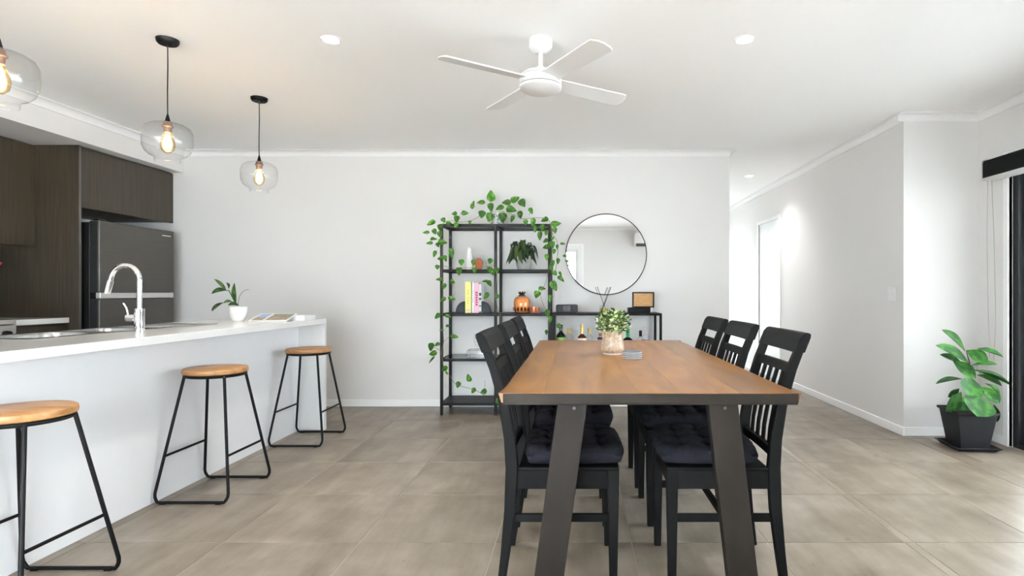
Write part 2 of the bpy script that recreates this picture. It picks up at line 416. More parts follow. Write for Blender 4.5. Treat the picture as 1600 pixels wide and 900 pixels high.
# hallway cavity sliding door in its white jamb
d = empty('door_1', (HR, (DY0+DY1)/2, 0)); struct(d, 'white sliding door with small flush pull in the hallway', 'door')
w2 = (DY1-DY0)/2
MB().box(0.004, 0.0795, -w2+0.001, w2-0.001, 0.004, DZ-0.001).build('door_leaf', M_DOORLEAF, d, bevel=0.002)
MB().box(-0.012, 0.0995, -w2-0.045, -w2+0.0, 0.0, DZ+0.045).box(-0.012, 0.0995, w2, w2+0.045, 0.0, DZ+0.045).box(-0.012, 0.0995, -w2, w2, DZ, DZ+0.045).build('door_jamb', M_TRIM, d, bevel=0.003)
MB().box(0.08, 0.099, -w2, w2, 0.0, DZ).build('pocket_lining', M_DOORLEAF, d)
MB().box(0.001, 0.0045, w2-0.16, w2-0.11, 0.96, 1.06).build('flush_pull', mat('satin_nickel_dark', (0.25,0.25,0.25), 0.35, metal=0.9), d, bevel=0.002)

# glazed openings: sliding door on the right, wide window behind the viewer
def glazed(name, label, axis, pos, a0, a1, z0, z1, n, m, th=0.055):
    e = empty(name, (0, 0, 0)); struct(e, label, 'window')
    def bx(u0, u1, v0, v1, w0, w1, nm, mm, par):
        b = MB()
        if axis == 'x': b.box(pos+u0, pos+u1, v0, v1, w0, w1)
        else: b.box(v0, v1, pos+u0, pos+u1, w0, w1)
        return b.build(nm, mm, par, bevel=0.003 if mm is not M_PANE else 0)
    bx(0, 0.09, a0, a0+th, z0, z1, 'jamb', m, e); bx(0, 0.09, a1-th, a1, z0, z1, 'jamb', m, e)
    bx(0, 0.09, a0+th, a1-th, z1-th, z1, 'head', m, e); bx(0, 0.09, a0+th, a1-th, z0, z0+0.03, 'sill_track', m, e)
    wv = (a1-a0-2*th)/n
    for i in range(n):
        s0 = a0+th+i*wv; off = 0.012 if i % 2 == 0 else 0.046
        sash = MB()
        def q(v0, v1, w0, w1):
            if axis == 'x': sash.box(pos+off, pos+off+0.03, v0, v1, w0, w1)
            else: sash.box(v0, v1, pos+off, pos+off+0.03, w0, w1)
        q(s0, s0+0.06, z0+0.03, z1-th); q(s0+wv-0.06, s0+wv, z0+0.03, z1-th)
        q(s0+0.06, s0+wv-0.06, z0+0.03, z0+0.11); q(s0+0.06, s0+wv-0.06, z1-th-0.06, z1-th)
        so = sash.build('sash', m, e, bevel=0.003)
        bx(off+0.013, off+0.017, s0+0.06, s0+wv-0.06, z0+0.11, z1-th-0.06, 'pane', M_PANE, so)
M_ALU = mat('black_aluminium_frame', (0.010, 0.011, 0.012), 0.45, noise=0.08)
glazed('window_1', 'black aluminium framed glass sliding door at the right edge', 'x', XR+0.025, SY0, SY1, 0.0, SZ, 4, M_ALU)
glazed('window_2', 'white framed wide glass sliding window behind the viewer', 'y', YF-0.095, WX0, WX1, WZ0, WZ1, 3, M_TRIM)
glazed('added_hall_glazing', 'added white framed glazing that brightens the hidden end of the hallway', 'y', HE+0.005, HL+0.04, HR-0.04, 0.0, 2.06, 1, M_TRIM, 0.09)  # glazing added at the unseen hall end to brighten the hallway
# white reveal trim of the sliding door
struct(MB().box(XR-0.012, XR+0.024, SY1, SY1+0.045, 0.0, SZ+0.045).build('trim_8', M_TRIM, bevel=0.003))
struct(MB().box(WX1, WX1+0.06, YF, YF+0.012, 0.0, WZ1+0.06).box(WX0, WX1, YF, YF+0.012, WZ1, WZ1+0.06).build('trim_9', M_TRIM, bevel=0.003))
M_PATIO = mat('pale_concrete_patio', (0.50, 0.50, 0.495), 0.9, noise=0.06, scale=6)
struct(MB().box(XR+0.125, XR+14, -14, 16, -0.16, -0.06).build('ground_patio', M_PATIO), 'pale concrete patio outside the sliding door', 'patio')
struct(MB().box(-14, XR+0.12, -14, YF-0.105, -0.16, -0.06).build('ground_terrace', M_PATIO), 'pale concrete terrace outside the rear window', 'patio')

struct(MB().box(-14, XR+0.12, HE+0.105, 20, -0.16, -0.06).build('ground_hall_end', M_PATIO), 'pale concrete ground outside the added hall end glazing', 'patio')  # ground added with the hall end glazing, out of view
struct(MB().box(XR+0.125, XR+4.6, -4.4, HE+4.5, 2.58, 2.70).build('shade_slab_patio', M_CEIL), 'added white roof slab shading the patio outside the sliding door', 'roof')  # roof slab added out of view to even the daylight indoors
struct(MB().box(XR+0.20, XR+4.6, -0.45, -0.25, -0.06, 2.575).build('light_block_wall', M_WALL), 'added unseen white wall blocking side light at the sliding door', 'wall')  # wall added out of view to dim the return and back walls
struct(MB().box(XL-0.1, XR+0.12, HE+0.105, HE+4.5, 2.58, 2.70).build('shade_slab_hall_end', M_CEIL), 'added white roof slab shading the ground outside the hall end', 'roof')  # unseen slab added to cut the light entering the hall end
struct(MB().box(XL-0.1, XR+0.12, -4.4, YF-0.105, 2.58, 2.70).build('shade_slab_terrace', M_CEIL), 'added white roof slab shading the terrace outside the rear window', 'roof')  # unseen slab added to keep sun off the ground near the window
# kitchen bulkhead
BB = 2.255
S('ceiling_bulkhead', 'white boxed bulkhead above the dark kitchen cabinets', 'bulkhead', (XL, BK, YF, D, BB, CEIL-0.0), m=M_WALL)

# roller blind above the sliding door
bl = tag(empty('roller_blind', (XR, 4.235, 0)), 'black roller blind cassette with pale trim above the glass door', 'blind')
prof = [(-0.105, 1.935), (-0.105, 2.045), (-0.098, 2.062), (-0.075, 2.07), (-0.002, 2.07), (-0.002, 1.935)]
MB().prism(prof, 'y', -4.95, -0.006).build('cassette', mat('black_blind_fabric', (0.006, 0.006, 0.006), 0.85, spec=0.1, noise=0.1), bl)
MB().prism([(-0.112, 1.920), (-0.112, 1.936), (-0.002, 1.936), (-0.002, 1.920)], 'y', -4.95, 0.0).build('bottom_rail', mat('pale_aluminium', (0.62,0.61,0.59), 0.4, metal=0.4), bl, bevel=0.003)
MB().prism([(u-0.006 if u < -0.05 else u, z+0.006 if z > 2 else z-0.01) for u, z in prof], 'y', -0.0055, 0.004).build('end_cap', MATS['pale_aluminium'], bl)
M_CHAIN = mat('pale_bead_chain', (0.45, 0.45, 0.44), 0.4, noise=0.05)
MB().tube([(-0.055, 0.010, 2.03), (-0.056, 0.018, 1.5), (-0.040, 0.030, 0.98), (-0.034, 0.022, 0.62), (-0.030, -0.015, 0.60), (-0.030, -0.035, 0.9), (-0.034, -0.022, 1.5), (-0.035, 0.006, 2.03)], 0.0022, 6).build('pull_chain', M_CHAIN, bl)

# light switch plate
ls = tag(empty('light_switch', (HR, 4.575, 1.085)), 'white light switch plate on the hallway wall', 'switch')
MB().box(-0.008, 0.0, -0.058, 0.058, -0.058, 0.058).build('plate', mat('switch_plastic', (0.74, 0.73, 0.715), 0.4), ls, bevel=0.003)
for zz in (-0.028, 0.012): MB().box(-0.012, -0.008, 0.012, 0.034, zz, zz+0.022).build('rocker', M_FANW, ls, bevel=0.001)
MB().box(-0.014, -0.008, -0.048, -0.016, -0.045, 0.045).build('dimmer_cover', M_FANW, ls, bevel=0.002)

# ------------------------------------------------------------------ ceiling fittings
M_LED = mat('led_lens', (1, 1, 1), 0.5, emit=(1.0, 0.95, 0.86), emit_s=14.0)
def downlight(x, y, label, power=DOWNLIGHT_W):
    e = tag(empty('downlight', (x, y, CEIL)), label, 'downlight', 'recessed ceiling downlights')
    MB().lathe([(0.040, -0.001), (0.040, -0.003), (0.046, -0.006), (0.052, -0.003), (0.052, -0.0002)], 32, cap=False).build('trim_ring', M_FANW, e, smooth=True)
    MB().lathe([(0.0, -0.0025), (0.041, -0.0025), (0.041, -0.0008), (0.0, -0.0008)], 32, cap=False).build('lens', M_LED, e)
    l = bpy.data.lights.new('downlight_beam', 'SPOT'); l.energy = power; l.color = (1.0, 0.975, 0.95); l.spot_size = R(125); l.spot_blend = 0.9; l.shadow_soft_size = 0.04
    lo = bpy.data.objects.new('downlight_beam', l); col.objects.link(lo); lo.parent = e; lo.location = (0, 0, -0.012)
downlight(-1.32, 3.12, 'round recessed downlight left of the ceiling fan')
downlight(0.919, 3.12, 'round recessed downlight right of the ceiling fan')
downlight(2.05, 6.77, 'small round downlight in the hallway ceiling', 20.0)
downlight(-1.32, 0.7, 'round downlight on the left above the viewer')
downlight(0.919, 0.7, 'round downlight on the right above the viewer')

# ceiling fan
fan = tag(empty('ceiling_fan', (-0.185, 3.12, CEIL)), 'white four blade ceiling fan with short rod above the table', 'fan')
MB().lathe([(0.062, -0.0005), (0.064, -0.04), (0.056, -0.052), (0.050, -0.062), (0.034, -0.072), (0.0, -0.072)], 32).build('canopy', M_FANW, fan, smooth=True)
MB().lathe([(0.012, -0.07), (0.012, -0.175)], 16).build('down_rod', M_FANW, fan, smooth=True)
MB().lathe([(0.0, -0.150), (0.024, -0.150), (0.026, -0.172), (0.030, -0.180), (0.0, -0.180)], 20).build('rod_collar', M_FANW, fan, smooth=True)
MB().lathe([(0.03, -0.178), (0.095, -0.186), (0.108, -0.196), (0.110, -0.205), (0.106, -0.206), (0.106, -0.209)], 40).build('motor_cap', M_FANW, fan, smooth=True)
M_GAP = mat('shadow_gap_grey', (0.10, 0.10, 0.10), 0.7)
MB().lathe([(0.106, -0.207), (0.106, -0.262)], 40).build('rotor_core', M_GAP, fan, smooth=True)
MB().lathe([(0.112, -0.2095), (0.114, -0.212), (0.114, -0.247), (0.112, -0.2505)], 40, cap=False).build('motor_housing', M_FANW, fan, smooth=True)
MB().lathe([(0.105, -0.2545), (0.114, -0.2545), (0.114, -0.268), (0.10, -0.278), (0.0, -0.284)], 40).build('bottom_cover', M_FANW, fan, smooth=True)
bm_ = MB()
L0, L1, W0, W1 = 0.085, 0.575, 0.105, 0.125
out = [(L0, -W0/2), (L1-0.03, -W1/2), (L1-0.008, -W1/2+0.03), (L1, 0.0), (L1-0.006, W1/2-0.02), (L1-0.02, W1/2), (L0, W0/2)]
bm_.prism(out, 'z', -0.004, 0.004)
blade0 = None
for k in range(4):
    a = R(34 + 90*k)
    if blade0 is None:
        blade0 = bm_.build('blade', M_FANW, fan, bevel=0.002); o = blade0
    else:
        o = blade0.copy(); col.objects.link(o); o.parent = fan
    o.matrix_local = Matrix.Translation((0, 0, -0.225)) @ Matrix.Rotation(a, 4, 'Z') @ Matrix.Rotation(R(-12), 4, 'X')

# pendants
M_FIL = mat('glowing_filament', (1, 0.8, 0.5), 0.5, emit=(1.0, 0.72, 0.36), emit_s=16.0)
M_COPPER = mat('copper_socket', (0.30, 0.20, 0.16), 0.45, metal=0.7, noise=0.1)
M_BRASS = mat('warm_glow_mica', (0.8, 0.5, 0.2), 0.5)
def pendant(x, y, label):
    e = tag(empty('pendant_lamp', (x, y, CEIL)), label, 'pendant lamp', 'glass pendants over the island')
    MB().lathe([(0.055, -0.0005), (0.055, -0.006), (0.052, -0.018), (0.045, -0.026), (0.0, -0.026)], 28).build('canopy', M_BLACK, e, smooth=True)
    MB().lathe([(0.0, -0.025), (0.006, -0.025), (0.006, -0.035), (0.0, -0.035)], 10, c=(0.022, -0.012, 0)).build('screw', M_BLACK, e)
    MB().lathe([(0.008, -0.025), (0.006, -0.040), (0.0, -0.040)], 12).build('cord_grip', M_BLACK, e, smooth=True)
    MB().tube([(0,0,-0.03), (0.001,0,-0.15), (-0.001,0,-0.28), (0,0,-0.425)], 0.003, 8).build('cord', M_BLACK, e, smooth=True)
    MB().lathe([(0.004, -0.405), (0.009, -0.425), (0.013, -0.442), (0.013, -0.450), (0.0, -0.450)], 16).build('cord_cap', M_BLACK, e, smooth=True)
    MB().lathe([(0.020, -0.448), (0.022, -0.462), (0.027, -0.468), (0.027, -0.474), (0.020, -0.478), (0.019, -0.505), (0.0, -0.505)], 24).build('socket', M_COPPER, e, smooth=True)
    zt = -0.448
    prof = [(0.021, zt), (0.045, zt-0.004), (0.080, zt-0.014), (0.105, zt-0.030), (0.117, zt-0.055), (0.119, zt-0.095), (0.116, zt-0.135), (0.104, zt-0.163), (0.086, zt-0.180), (0.066, zt-0.188), (0.061, zt-0.196), (0.060, zt-0.214), (0.061, zt-0.216)]
    MB().lathe(prof, 48, cap=False).build('glass_shade', M_GLASS, e, smooth=True, auto=False)
    bb = MB().lathe([(0.014, -0.500), (0.020, -0.520), (0.033, -0.550), (0.036, -0.572), (0.030, -0.598), (0.014, -0.614), (0.0, -0.618)], 28, cap=False).build('bulb', M_AMBER, e, smooth=True, auto=False)
    fb = MB()
    for k in range(6):
        a = 2*math.pi*k/6; c, s_ = math.cos(a), math.sin(a)
        fb.tube([(0.006*c, 0.006*s_, -0.515), (0.014*c, 0.014*s_, -0.545), (0.012*c, 0.012*s_, -0.590)], 0.0042, 6)
    fb.build('filament', M_FIL, bb, smooth=True)
    l = bpy.data.lights.new('pendant_glow', 'POINT'); l.energy = PENDANT_W; l.color = (1.0, 0.74, 0.42); l.shadow_soft_size = 0.03
    lo = bpy.data.objects.new('pendant_glow', l); col.objects.link(lo); lo.parent = e; lo.location = (0, 0, -0.56)
pendant(-2.185, 2.185, 'clear glass pendant lamp cut by the left edge, nearest the viewer')
pendant(-2.205, 3.12, 'clear glass pendant lamp in the middle of the row over the island')
pendant(-2.222, 4.056, 'clear glass pendant lamp farthest along the island, near the back wall')

# ------------------------------------------------------------------ kitchen
CF = -3.873                  # face of the cabinet over the fridge
PY = 4.498                   # tall side panel (front face)
UF = -4.21                   # face of the wall cabinets
e = tag(empty('fridge_surround_panel', (0, 0, 0)), 'tall dark wood panel standing beside the fridge', 'panel')
MB().box(XL+0.002, CF, PY, PY+0.025, 0.001, BB-0.003).build('side_panel', M_DARKWOOD, e, bevel=0.001)
MB().box(CF-0.0, CF+0.0015, PY+0.002, PY+0.023, 0.001, BB-0.004).build('edge_strip', mat('grey_edge_strip', (0.09, 0.085, 0.08), 0.4, noise=0.1), e)
e = tag(empty('overhead_cabinet', (0, 0, 0)), 'dark wood overhead cabinet above the fridge', 'cabinet')
MB().box(XL+0.002, CF-0.021, PY+0.027, D-0.004, 1.775, BB-0.003).build('body', M_DARKWOOD, e)
MB().box(CF-0.020, CF, PY+0.027, D-0.005, 1.768, BB-0.012).build('door', M_DARKWOOD, e, bevel=0.001)
e = tag(empty('wall_cabinet', (0, 0, 0)), 'dark wood wall cabinet at the left edge above the bench', 'cabinet')
y0 = 1.2
MB().box(XL+0.002, UF-0.021, y0, PY-0.002, 1.465, BB-0.003).build('body', M_DARKWOOD, e)
nd = 6; wd = (PY-0.003-y0)/nd
for k in range(nd): MB().box(UF-0.020, UF, y0+k*wd+0.0015, y0+(k+1)*wd-0.0015, 1.460, BB-0.010).build('door', M_DARKWOOD, e, bevel=0.001)
tag(MB().box(XL+0.001, XL+0.012, y0, PY-0.002, 0.93, 1.455).build('splashback', mat('dark_splashback', (0.02, 0.019, 0.018), 0.15, noise=0.1), None), 'dark glossy splashback between bench and wall cabinets', 'splashback')
# bench along the kitchen wall
BZ = 0.905
OV0, OV1 = 3.44, 4.04        # oven bay
e = tag(empty('bench_worktop', (0, 0, 0)), 'white stone bench top along the kitchen wall', 'worktop')
MB().box(XL+0.002, -3.945, OV1, PY-0.002, BZ-0.04, BZ).build('slab', M_BENCHTOP, e, bevel=0.002)
MB().box(XL+0.002, -3.945, y0, OV0, BZ-0.04, BZ).build('slab', M_BENCHTOP, e, bevel=0.002)
def base_cab(ya, yb, n, label):
    e = tag(empty('base_cabinet', (0, 0, 0)), label, 'cabinet')
    MB().box(XL+0.002, -3.985, ya, yb, 0.10, BZ-0.042).build('body', M_DARKWOOD, e)
    MB().box(XL+0.05, -4.03, ya, yb, 0.001, 0.10).build('kickboard', M_BLACK, e)
    ww = (yb-ya)/n
    for k in range(n): MB().box(-3.984, -3.965, ya+k*ww+0.002, ya+(k+1)*ww-0.002, 0.105, BZ-0.060).build('door', M_DARKWOOD, e, bevel=0.001)
base_cab(OV1+0.003, PY-0.003, 1, 'dark base cabinet between the cooker and the tall panel')
base_cab(y0, OV0-0.003, 4, 'dark base cabinet run left of the cooker')
e = tag(empty('freestanding_cooker', (0, 0, 0)), 'stainless steel cooker at the left edge of the bench', 'cooker')
MB().box(XL+0.03, -3.93, OV0+0.002, OV1-0.002, 0.06, BZ-0.03).build('body', M_STAIN, e, bevel=0.003)
MB().box(XL+0.03, -3.915, OV0+0.002, OV1-0.002, BZ-0.028, BZ+0.006).build('cooktop', M_STAIN, e, bevel=0.003)
MB().box(-3.929, -3.912, OV0+0.003, OV1-0.003, BZ-0.14, BZ-0.032).build('control_panel', M_STAIN, e, bevel=0.003)
for k in range(5):
    yy = OV0+0.07+k*0.115
    MB().lathe([(0.0, 0), (0.020, 0), (0.017, 0.022), (0.0, 0.022)], 16).build('knob', M_BLACK, e, smooth=True).matrix_local = Matrix.Translation((-3.912, yy, BZ-0.088)) @ Matrix.Rotation(R(90), 4, 'Y')
MB().box(-3.929, -3.910, OV0+0.004, OV1-0.004, 0.20, BZ-0.15).build('oven_door', mat('oven_black_glass', (0.01,0.01,0.01), 0.08), e, bevel=0.003)
MB().tube([(-3.88, OV0+0.05, BZ-0.19), (-3.88, OV1-0.05, BZ-0.19)], 0.009, 10).build('oven_handle', M_STAIN, e, smooth=True)
MB().box(-4.40, -4.02, OV0+0.05, OV1-0.05, BZ+0.006, BZ+0.016).build('trivet_plate', M_BLACK, e, bevel=0.002)

# fridge
fr = tag(empty('refrigerator', (0, 0, 0)), 'dark steel two door refrigerator under the overhead cabinet', 'refrigerator')
FX, FY0, FY1, FT = -3.765, 4.565, 5.412, 1.672
MB().box(XL+0.03, FX-0.082, FY0+0.005, FY1-0.005, 0.03, FT-0.012).build('body', M_FRIDGE_SIDE, fr, bevel=0.004)
for za, zb in ((1.100, FT), (0.09, 1.048)):
    dd = MB().box(FX-0.078, FX, FY0, FY1, za, zb).build('door', M_FRIDGE, fr, bevel=0.006)
    MB().box(FX-0.078, FX-0.020, FY0-0.0012, FY0+0.0005, za+0.006, zb-0.006).build('door_edge', M_FRIDGE_SIDE, dd)
MB().box(FX-0.07, FX-0.035, FY0+0.004, FY1-0.004, 1.046, 1.102).build('handle_recess', M_BLACK, fr)
MB().box(FX-0.034, FX+0.004, FY0+0.002, FY1-0.012, 1.052, 1.098).build('handle_strip', mat('satin_handle_strip', (0.62, 0.61, 0.60), 0.35, metal=0.6), fr, bevel=0.004)
MB().box(FX, FX+0.0015, FY1-0.155, FY1-0.045, FT-0.055, FT-0.046).build('badge', mat('badge_silver', (0.7, 0.68, 0.64), 0.35, metal=0.4), fr)
MB().box(FX-0.07, FX-0.01, FY0+0.01, FY1-0.01, 0.001, 0.085).build('plinth', M_BLACK, fr)
MB().box(FX-0.072, FX-0.03, FY0+0.02, FY0+0.10, FT, FT+0.018).build('hinge_cover', M_BLACK, fr, bevel=0.003)

# island
IX0, IX1, IY0, IY1, IZ = -2.80, -1.997, 1.45, 4.633, 0.893
PX = -2.20
SK = (-2.745, -2.355, 2.50, 3.80)      # sink cut-out
e = tag(empty('island_worktop', (0, 0, 0)), 'white stone island top with waterfall ends', 'worktop')
sk = SK
b = MB()
xs = [IX0, sk[0]+0.01, sk[1]-0.01, IX1]; ys = [IY0, sk[2]+0.01, sk[3]-0.01, IY1]
vs = [(x, y, z) for z in (IZ-0.04, IZ) for y in ys for x in xs]; fs = []
for j in range(3):
    for i in range(3):
        if i == 1 and j == 1: continue
        q = (j*4+i, j*4+i+1, (j+1)*4+i+1, (j+1)*4+i); fs += [tuple(reversed(q)), tuple(k+16 for k in q)]
for i in range(3): fs += [(i, i+1, i+17, i+16), (12+i, 28+i, 29+i, 13+i), (i*4, i*4+16, i*4+20, i*4+4), (i*4+3, i*4+7, i*4+23, i*4+19)]
fs += [(5, 21, 22, 6), (6, 22, 26, 10), (10, 26, 25, 9), (9, 25, 21, 5)]
b.add(vs, fs).build('slab', M_STONE, e, bevel=0.0015)
for ya, yb in ((IY0, IY0+0.04), (IY1-0.04, IY1)):
    MB().box(IX0, IX1, ya, yb, 0.001, IZ-0.0405).build('waterfall_end', M_STONE, e, bevel=0.0015)
e = tag(empty('island_cabinet', (0, 0, 0)), 'white panelled island cabinet behind the bar stools', 'cabinet')
n = 1; wd = (IY1-IY0-0.084)/n
for k in range(n):
    MB().box(PX-0.018, PX, IY0+0.042+k*wd+0.0008, IY0+0.042+(k+1)*wd-0.0008, 0.001, IZ-0.0412).build('back_panel', M_ISLAND, e)
MB().box(IX0+0.05, PX-0.019, IY0+0.042, IY1-0.042, 0.10, 0.60).build('body', M_ISLAND, e)
MB().box(IX0+0.10, PX-0.019, IY0+0.042, IY1-0.042, 0.001, 0.10).build('kickboard', M_BLACK, e)
n = 5; wd = (IY1-IY0-0.084)/n
for k in range(n):
    dd = MB().box(IX0+0.028, IX0+0.048, IY0+0.042+k*wd+0.002, IY0+0.042+(k+1)*wd-0.002, 0.105, IZ-0.06).build('door', M_ISLAND, e, bevel=0.001)

# sink
snk = tag(empty('kitchen_sink', (0, 0, 0)), 'stainless double bowl sink with drainer set in the island', 'sink')
x0, x1, ya, yb = SK; z = IZ + 0.0005; zt = IZ+0.004
bowls = [(2.56, 2.97, 0.17), (3.02, 3.30, 0.13)]; dr = (3.345, 3.755)
b = MB(); yl = [ya] + [v for a_, c_, _ in bowls for v in (a_, c_)] + list(dr) + [yb]
bx0, bx1 = x0+0.045, x1-0.045
b.box(x0, bx0, ya, yb, z, zt); b.box(bx1, x1, ya, yb, z, zt)
for k in range(0, len(yl), 2): b.box(bx0, bx1, yl[k], yl[k+1], z, zt)
b.build('rim', M_STAIN, snk, bevel=0.0015)
for a_, c_, dp in bowls:
    bb = MB(); cx, cy = (bx0+bx1)/2, (a_+c_)/2; hx, hy = (bx1-bx0)/2, (c_-a_)/2
    rings = []
    for dz, s_ in ((0.004, 1.0), (-0.006, 0.985), (-dp*0.5, 0.96), (-dp*0.9, 0.93), (-dp, 0.82), (-dp-0.003, 0.2)):
        ring = []
        for k in range(32):
            t = 2*math.pi*k/32; c, s2 = math.cos(t), math.sin(t); pw = 0.35
            ring.append((cx+hx*s_*math.copysign(abs(c)**pw, c), cy+hy*s_*math.copysign(abs(s2)**pw, s2), IZ+dz-0.001))
        rings.append(ring)
    vs = [v for r_ in rings for v in r_]; fs = [(i*32+k, i*32+(k+1) % 32, (i+1)*32+(k+1) % 32, (i+1)*32+k) for i in range(len(rings)-1) for k in range(32)]
    fs.append(tuple((len(rings)-1)*32+k for k in range(32)))
    bw = bb.add(vs, fs).build('bowl', M_STAIN, snk, smooth=True, auto=60)
    MB().lathe([(0.0, 0.002), (0.028, 0.002), (0.034, 0.0), (0.034, -0.004), (0.0, -0.004)], 20, c=(cx, cy, IZ-dp-0.001)).build('drain', M_CHROME, bw, smooth=True)
b = MB().box(bx0, bx1, dr[0], dr[1], IZ-0.012, IZ-0.008)
for k in range(9):
    xx = bx0+0.02+k*(bx1-bx0-0.04)/8
    b.tube([(xx, dr[0]+0.02, IZ-0.008), (xx, dr[1]-0.02, IZ-0.008)], 0.005, 8)
b.build('drainer', M_STAIN, snk, smooth=True)

# tap
tp = tag(empty('mixer_tap', (-2.305, 3.05, IZ)), 'polished chrome gooseneck mixer tap beside the sink', 'tap')
MB().lathe([(0.027, 0.0003), (0.027, 0.006), (0.0235, 0.008), (0.0235, 0.122), (0.0, 0.122)], 28).build('body', M_CHROME, tp, smooth=True)
pts = [(0, 0, 0.115), (0, 0, 0.20), (0, 0, 0.275)]
for k in range(1, 13):
    t = math.pi*0.93*k/12; pts.append((-0.075+0.075*math.cos(t), 0, 0.275+0.075*math.sin(t)))
pts.append((pts[-1][0]-0.006, 0, pts[-1][2]-0.02))
MB().tube(pts, 0.0125, 16).build('spout', M_CHROME, tp, smooth=True)
p = Vector(pts[-1])
MB().tube([p, p+Vector((-0.018, 0, -0.068))], 0.0165, 16).build('spray_head', M_CHROME, tp, smooth=True)
MB().tube([(-0.012, 0, 0.072), (-0.060, -0.010, 0.072)], 0.019, 20).build('lever_hub', M_CHROME, tp, smooth=True)
MB().tube([(-0.050, -0.01, 0.085), (-0.060, -0.012, 0.125), (-0.075, -0.013, 0.150)], [0.006, 0.005, 0.006], 10).build('lever', M_CHROME, tp, smooth=True)

# ------------------------------------------------------------------ bar stools
def stool(x, y, label, src=None):
    if src:
        o = copy_tree(src); o.location = (x, y, 0); return tag(o, label, 'bar stool', 'bar stools along the island')
    t = tag(empty('bar_stool', (x, y, 0)), label, 'bar stool', 'bar stools along the island')
    zs = 0.685
    MB().lathe([(0.0, zs-0.030), (0.151, zs-0.030), (0.158, zs-0.026), (0.160, zs-0.018), (0.158, zs-0.004), (0.152, zs), (0.0, zs)], 56).build('seat', M_SEATW, t, smooth=True)
    MB().tube([(0.146*math.cos(2*math.pi*k/40), 0.146*math.sin(2*math.pi*k/40), zs-0.038) for k in range(40)], 0.008, 8, closed=True).build('seat_ring', M_BLACK, t, smooth=True)
    bz = 0.0095
    for sy in (-1, 1):
        def leg_pt(sx, f):   # f=0 at floor, 1 at ring
            a = Vector((sx*0.197, sy*0.21, bz)); bq = Vector((sx*0.108, sy*0.100, zs-0.040)); return a.lerp(bq, f)
        pts = [leg_pt(-1, 1.0), leg_pt(-1, 0.5), leg_pt(-1, 0.07)]
        for f in (0.045, 0.022, 0.008):
            q = leg_pt(-1, f); pts.append(Vector((q.x + 0.03*(1-f/0.07)**2, q.y, max(bz, q.z - 0.006*(1-f/0.07)))))
        pts.append(Vector((-0.155, sy*0.21, bz)))
        full = pts + [Vector((-p.x, p.y, p.z)) for p in pts[::-1]]
        MB().tube(full, 0.0078, 10).build('leg_frame', M_BLACK, t, smooth=True)
        for sx in (-1, 1): MB().box(sx*0.145-0.014, sx*0.145+0.014, sy*0.21-0.0095, sy*0.21+0.0095, 0.0005, 0.014).build('foot_pad', M_BLACK, t, bevel=0.002)
    for sx in (-1, 1):
        f = 0.36
        p = Vector((sx*0.197, 0.21, bz)).lerp(Vector((sx*0.108, 0.100, zs-0.04)), f)
        MB().tube([(p.x, -p.y, p.z), (p.x, p.y, p.z)], 0.0065, 10).build('footrest', M_BLACK, t, smooth=True)
    return t
st = stool(-1.994, 3.20, 'round wooden bar stool with black legs, middle of the three')
stool(-1.990, 2.07, 'round wooden bar stool cut by the left edge of the picture', st)
stool(-1.988, 4.305, 'round wooden bar stool at the far end of the island', st)

# ------------------------------------------------------------------ dining table
TX0, TX1, TY0, TY1, TZ = -0.258, 0.766, 1.944, 4.10, 0.760
tb = tag(empty('dining_table', ((TX0+TX1)/2, (TY0+TY1)/2, 0)), 'long timber dining table with live edge and black steel legs', 'table')
cx, cy = (TX0+TX1)/2, (TY0+TY1)/2
edges = [TX0, -0.106, 0.214, 0.36, 0.56, TX1]
rnd = random.Random(3)
def live(y, side):
    return 0.010*math.sin(y*2.3+side) + 0.006*math.sin(y*6.1+2*side) + 0.003*math.sin(y*15+side)
for k in range(5):
    xa, xb = edges[k]-cx, edges[k+1]-cx; N = 24; L = []; Rr = []
    for i in range(N+1):
        y = TY0+0.001+(TY1-TY0-0.002)*i/N
        fade = min(1, i/3, (N-i)/3)
        L.append((xa + (0.0002 if k else live(y, 1.0)*0.18*fade + 0.010*min(1, i/1.5)), y-cy)); Rr.append((xb - (0.0002 if k < 4 else live(y, 4.0)*0.18*fade + 0.012*min(1, i/1.5) + 0.016*i/N), y-cy))
    b = MB(); vs = []; fs = []
    for zz in (TZ-0.032, TZ):
        ins = 0.010 if zz < TZ else 0.0        # the live edge slopes in underneath
        for i in range(N+1): vs += [(L[i][0]+(ins if k == 0 else 0), L[i][1], zz), (Rr[i][0]-(ins if k == 4 else 0), Rr[i][1], zz)]
    o2 = 2*(N+1)
    for i in range(N):
        a = 2*i
        fs += [(a, a+2, a+3, a+1), (a+o2, a+1+o2, a+3+o2, a+2+o2), (a, a+o2, a+2+o2, a+2), (a+1, a+3, a+3+o2, a+1+o2)]
    fs += [(0, 1, 1+o2, o2), (2*N, 2*N+o2, 2*N+1+o2, 2*N+1)]
    b.add(vs, fs).build('plank', M_TABLE, tb, bevel=0.0005)
def steel_end(ysign, yedge):
    b = MB(); x0_, x1_ = TX0+0.016-cx, TX1-0.012-cx
    y_ = yedge-cy
    b.box(x0_, x1_, min(y_, y_-ysign*0.006) , max(y_, y_-ysign*0.006), TZ-0.0335, TZ-0.0015)
    b.box(x0_, x1_, min(y_, y_+ysign*0.09), max(y_, y_+ysign*0.09), TZ-0.0395, TZ-0.0335)
    b.build('steel_edge', M_STEEL, tb, bevel=0.001)
steel_end(1, TY0); steel_end(-1, TY1)
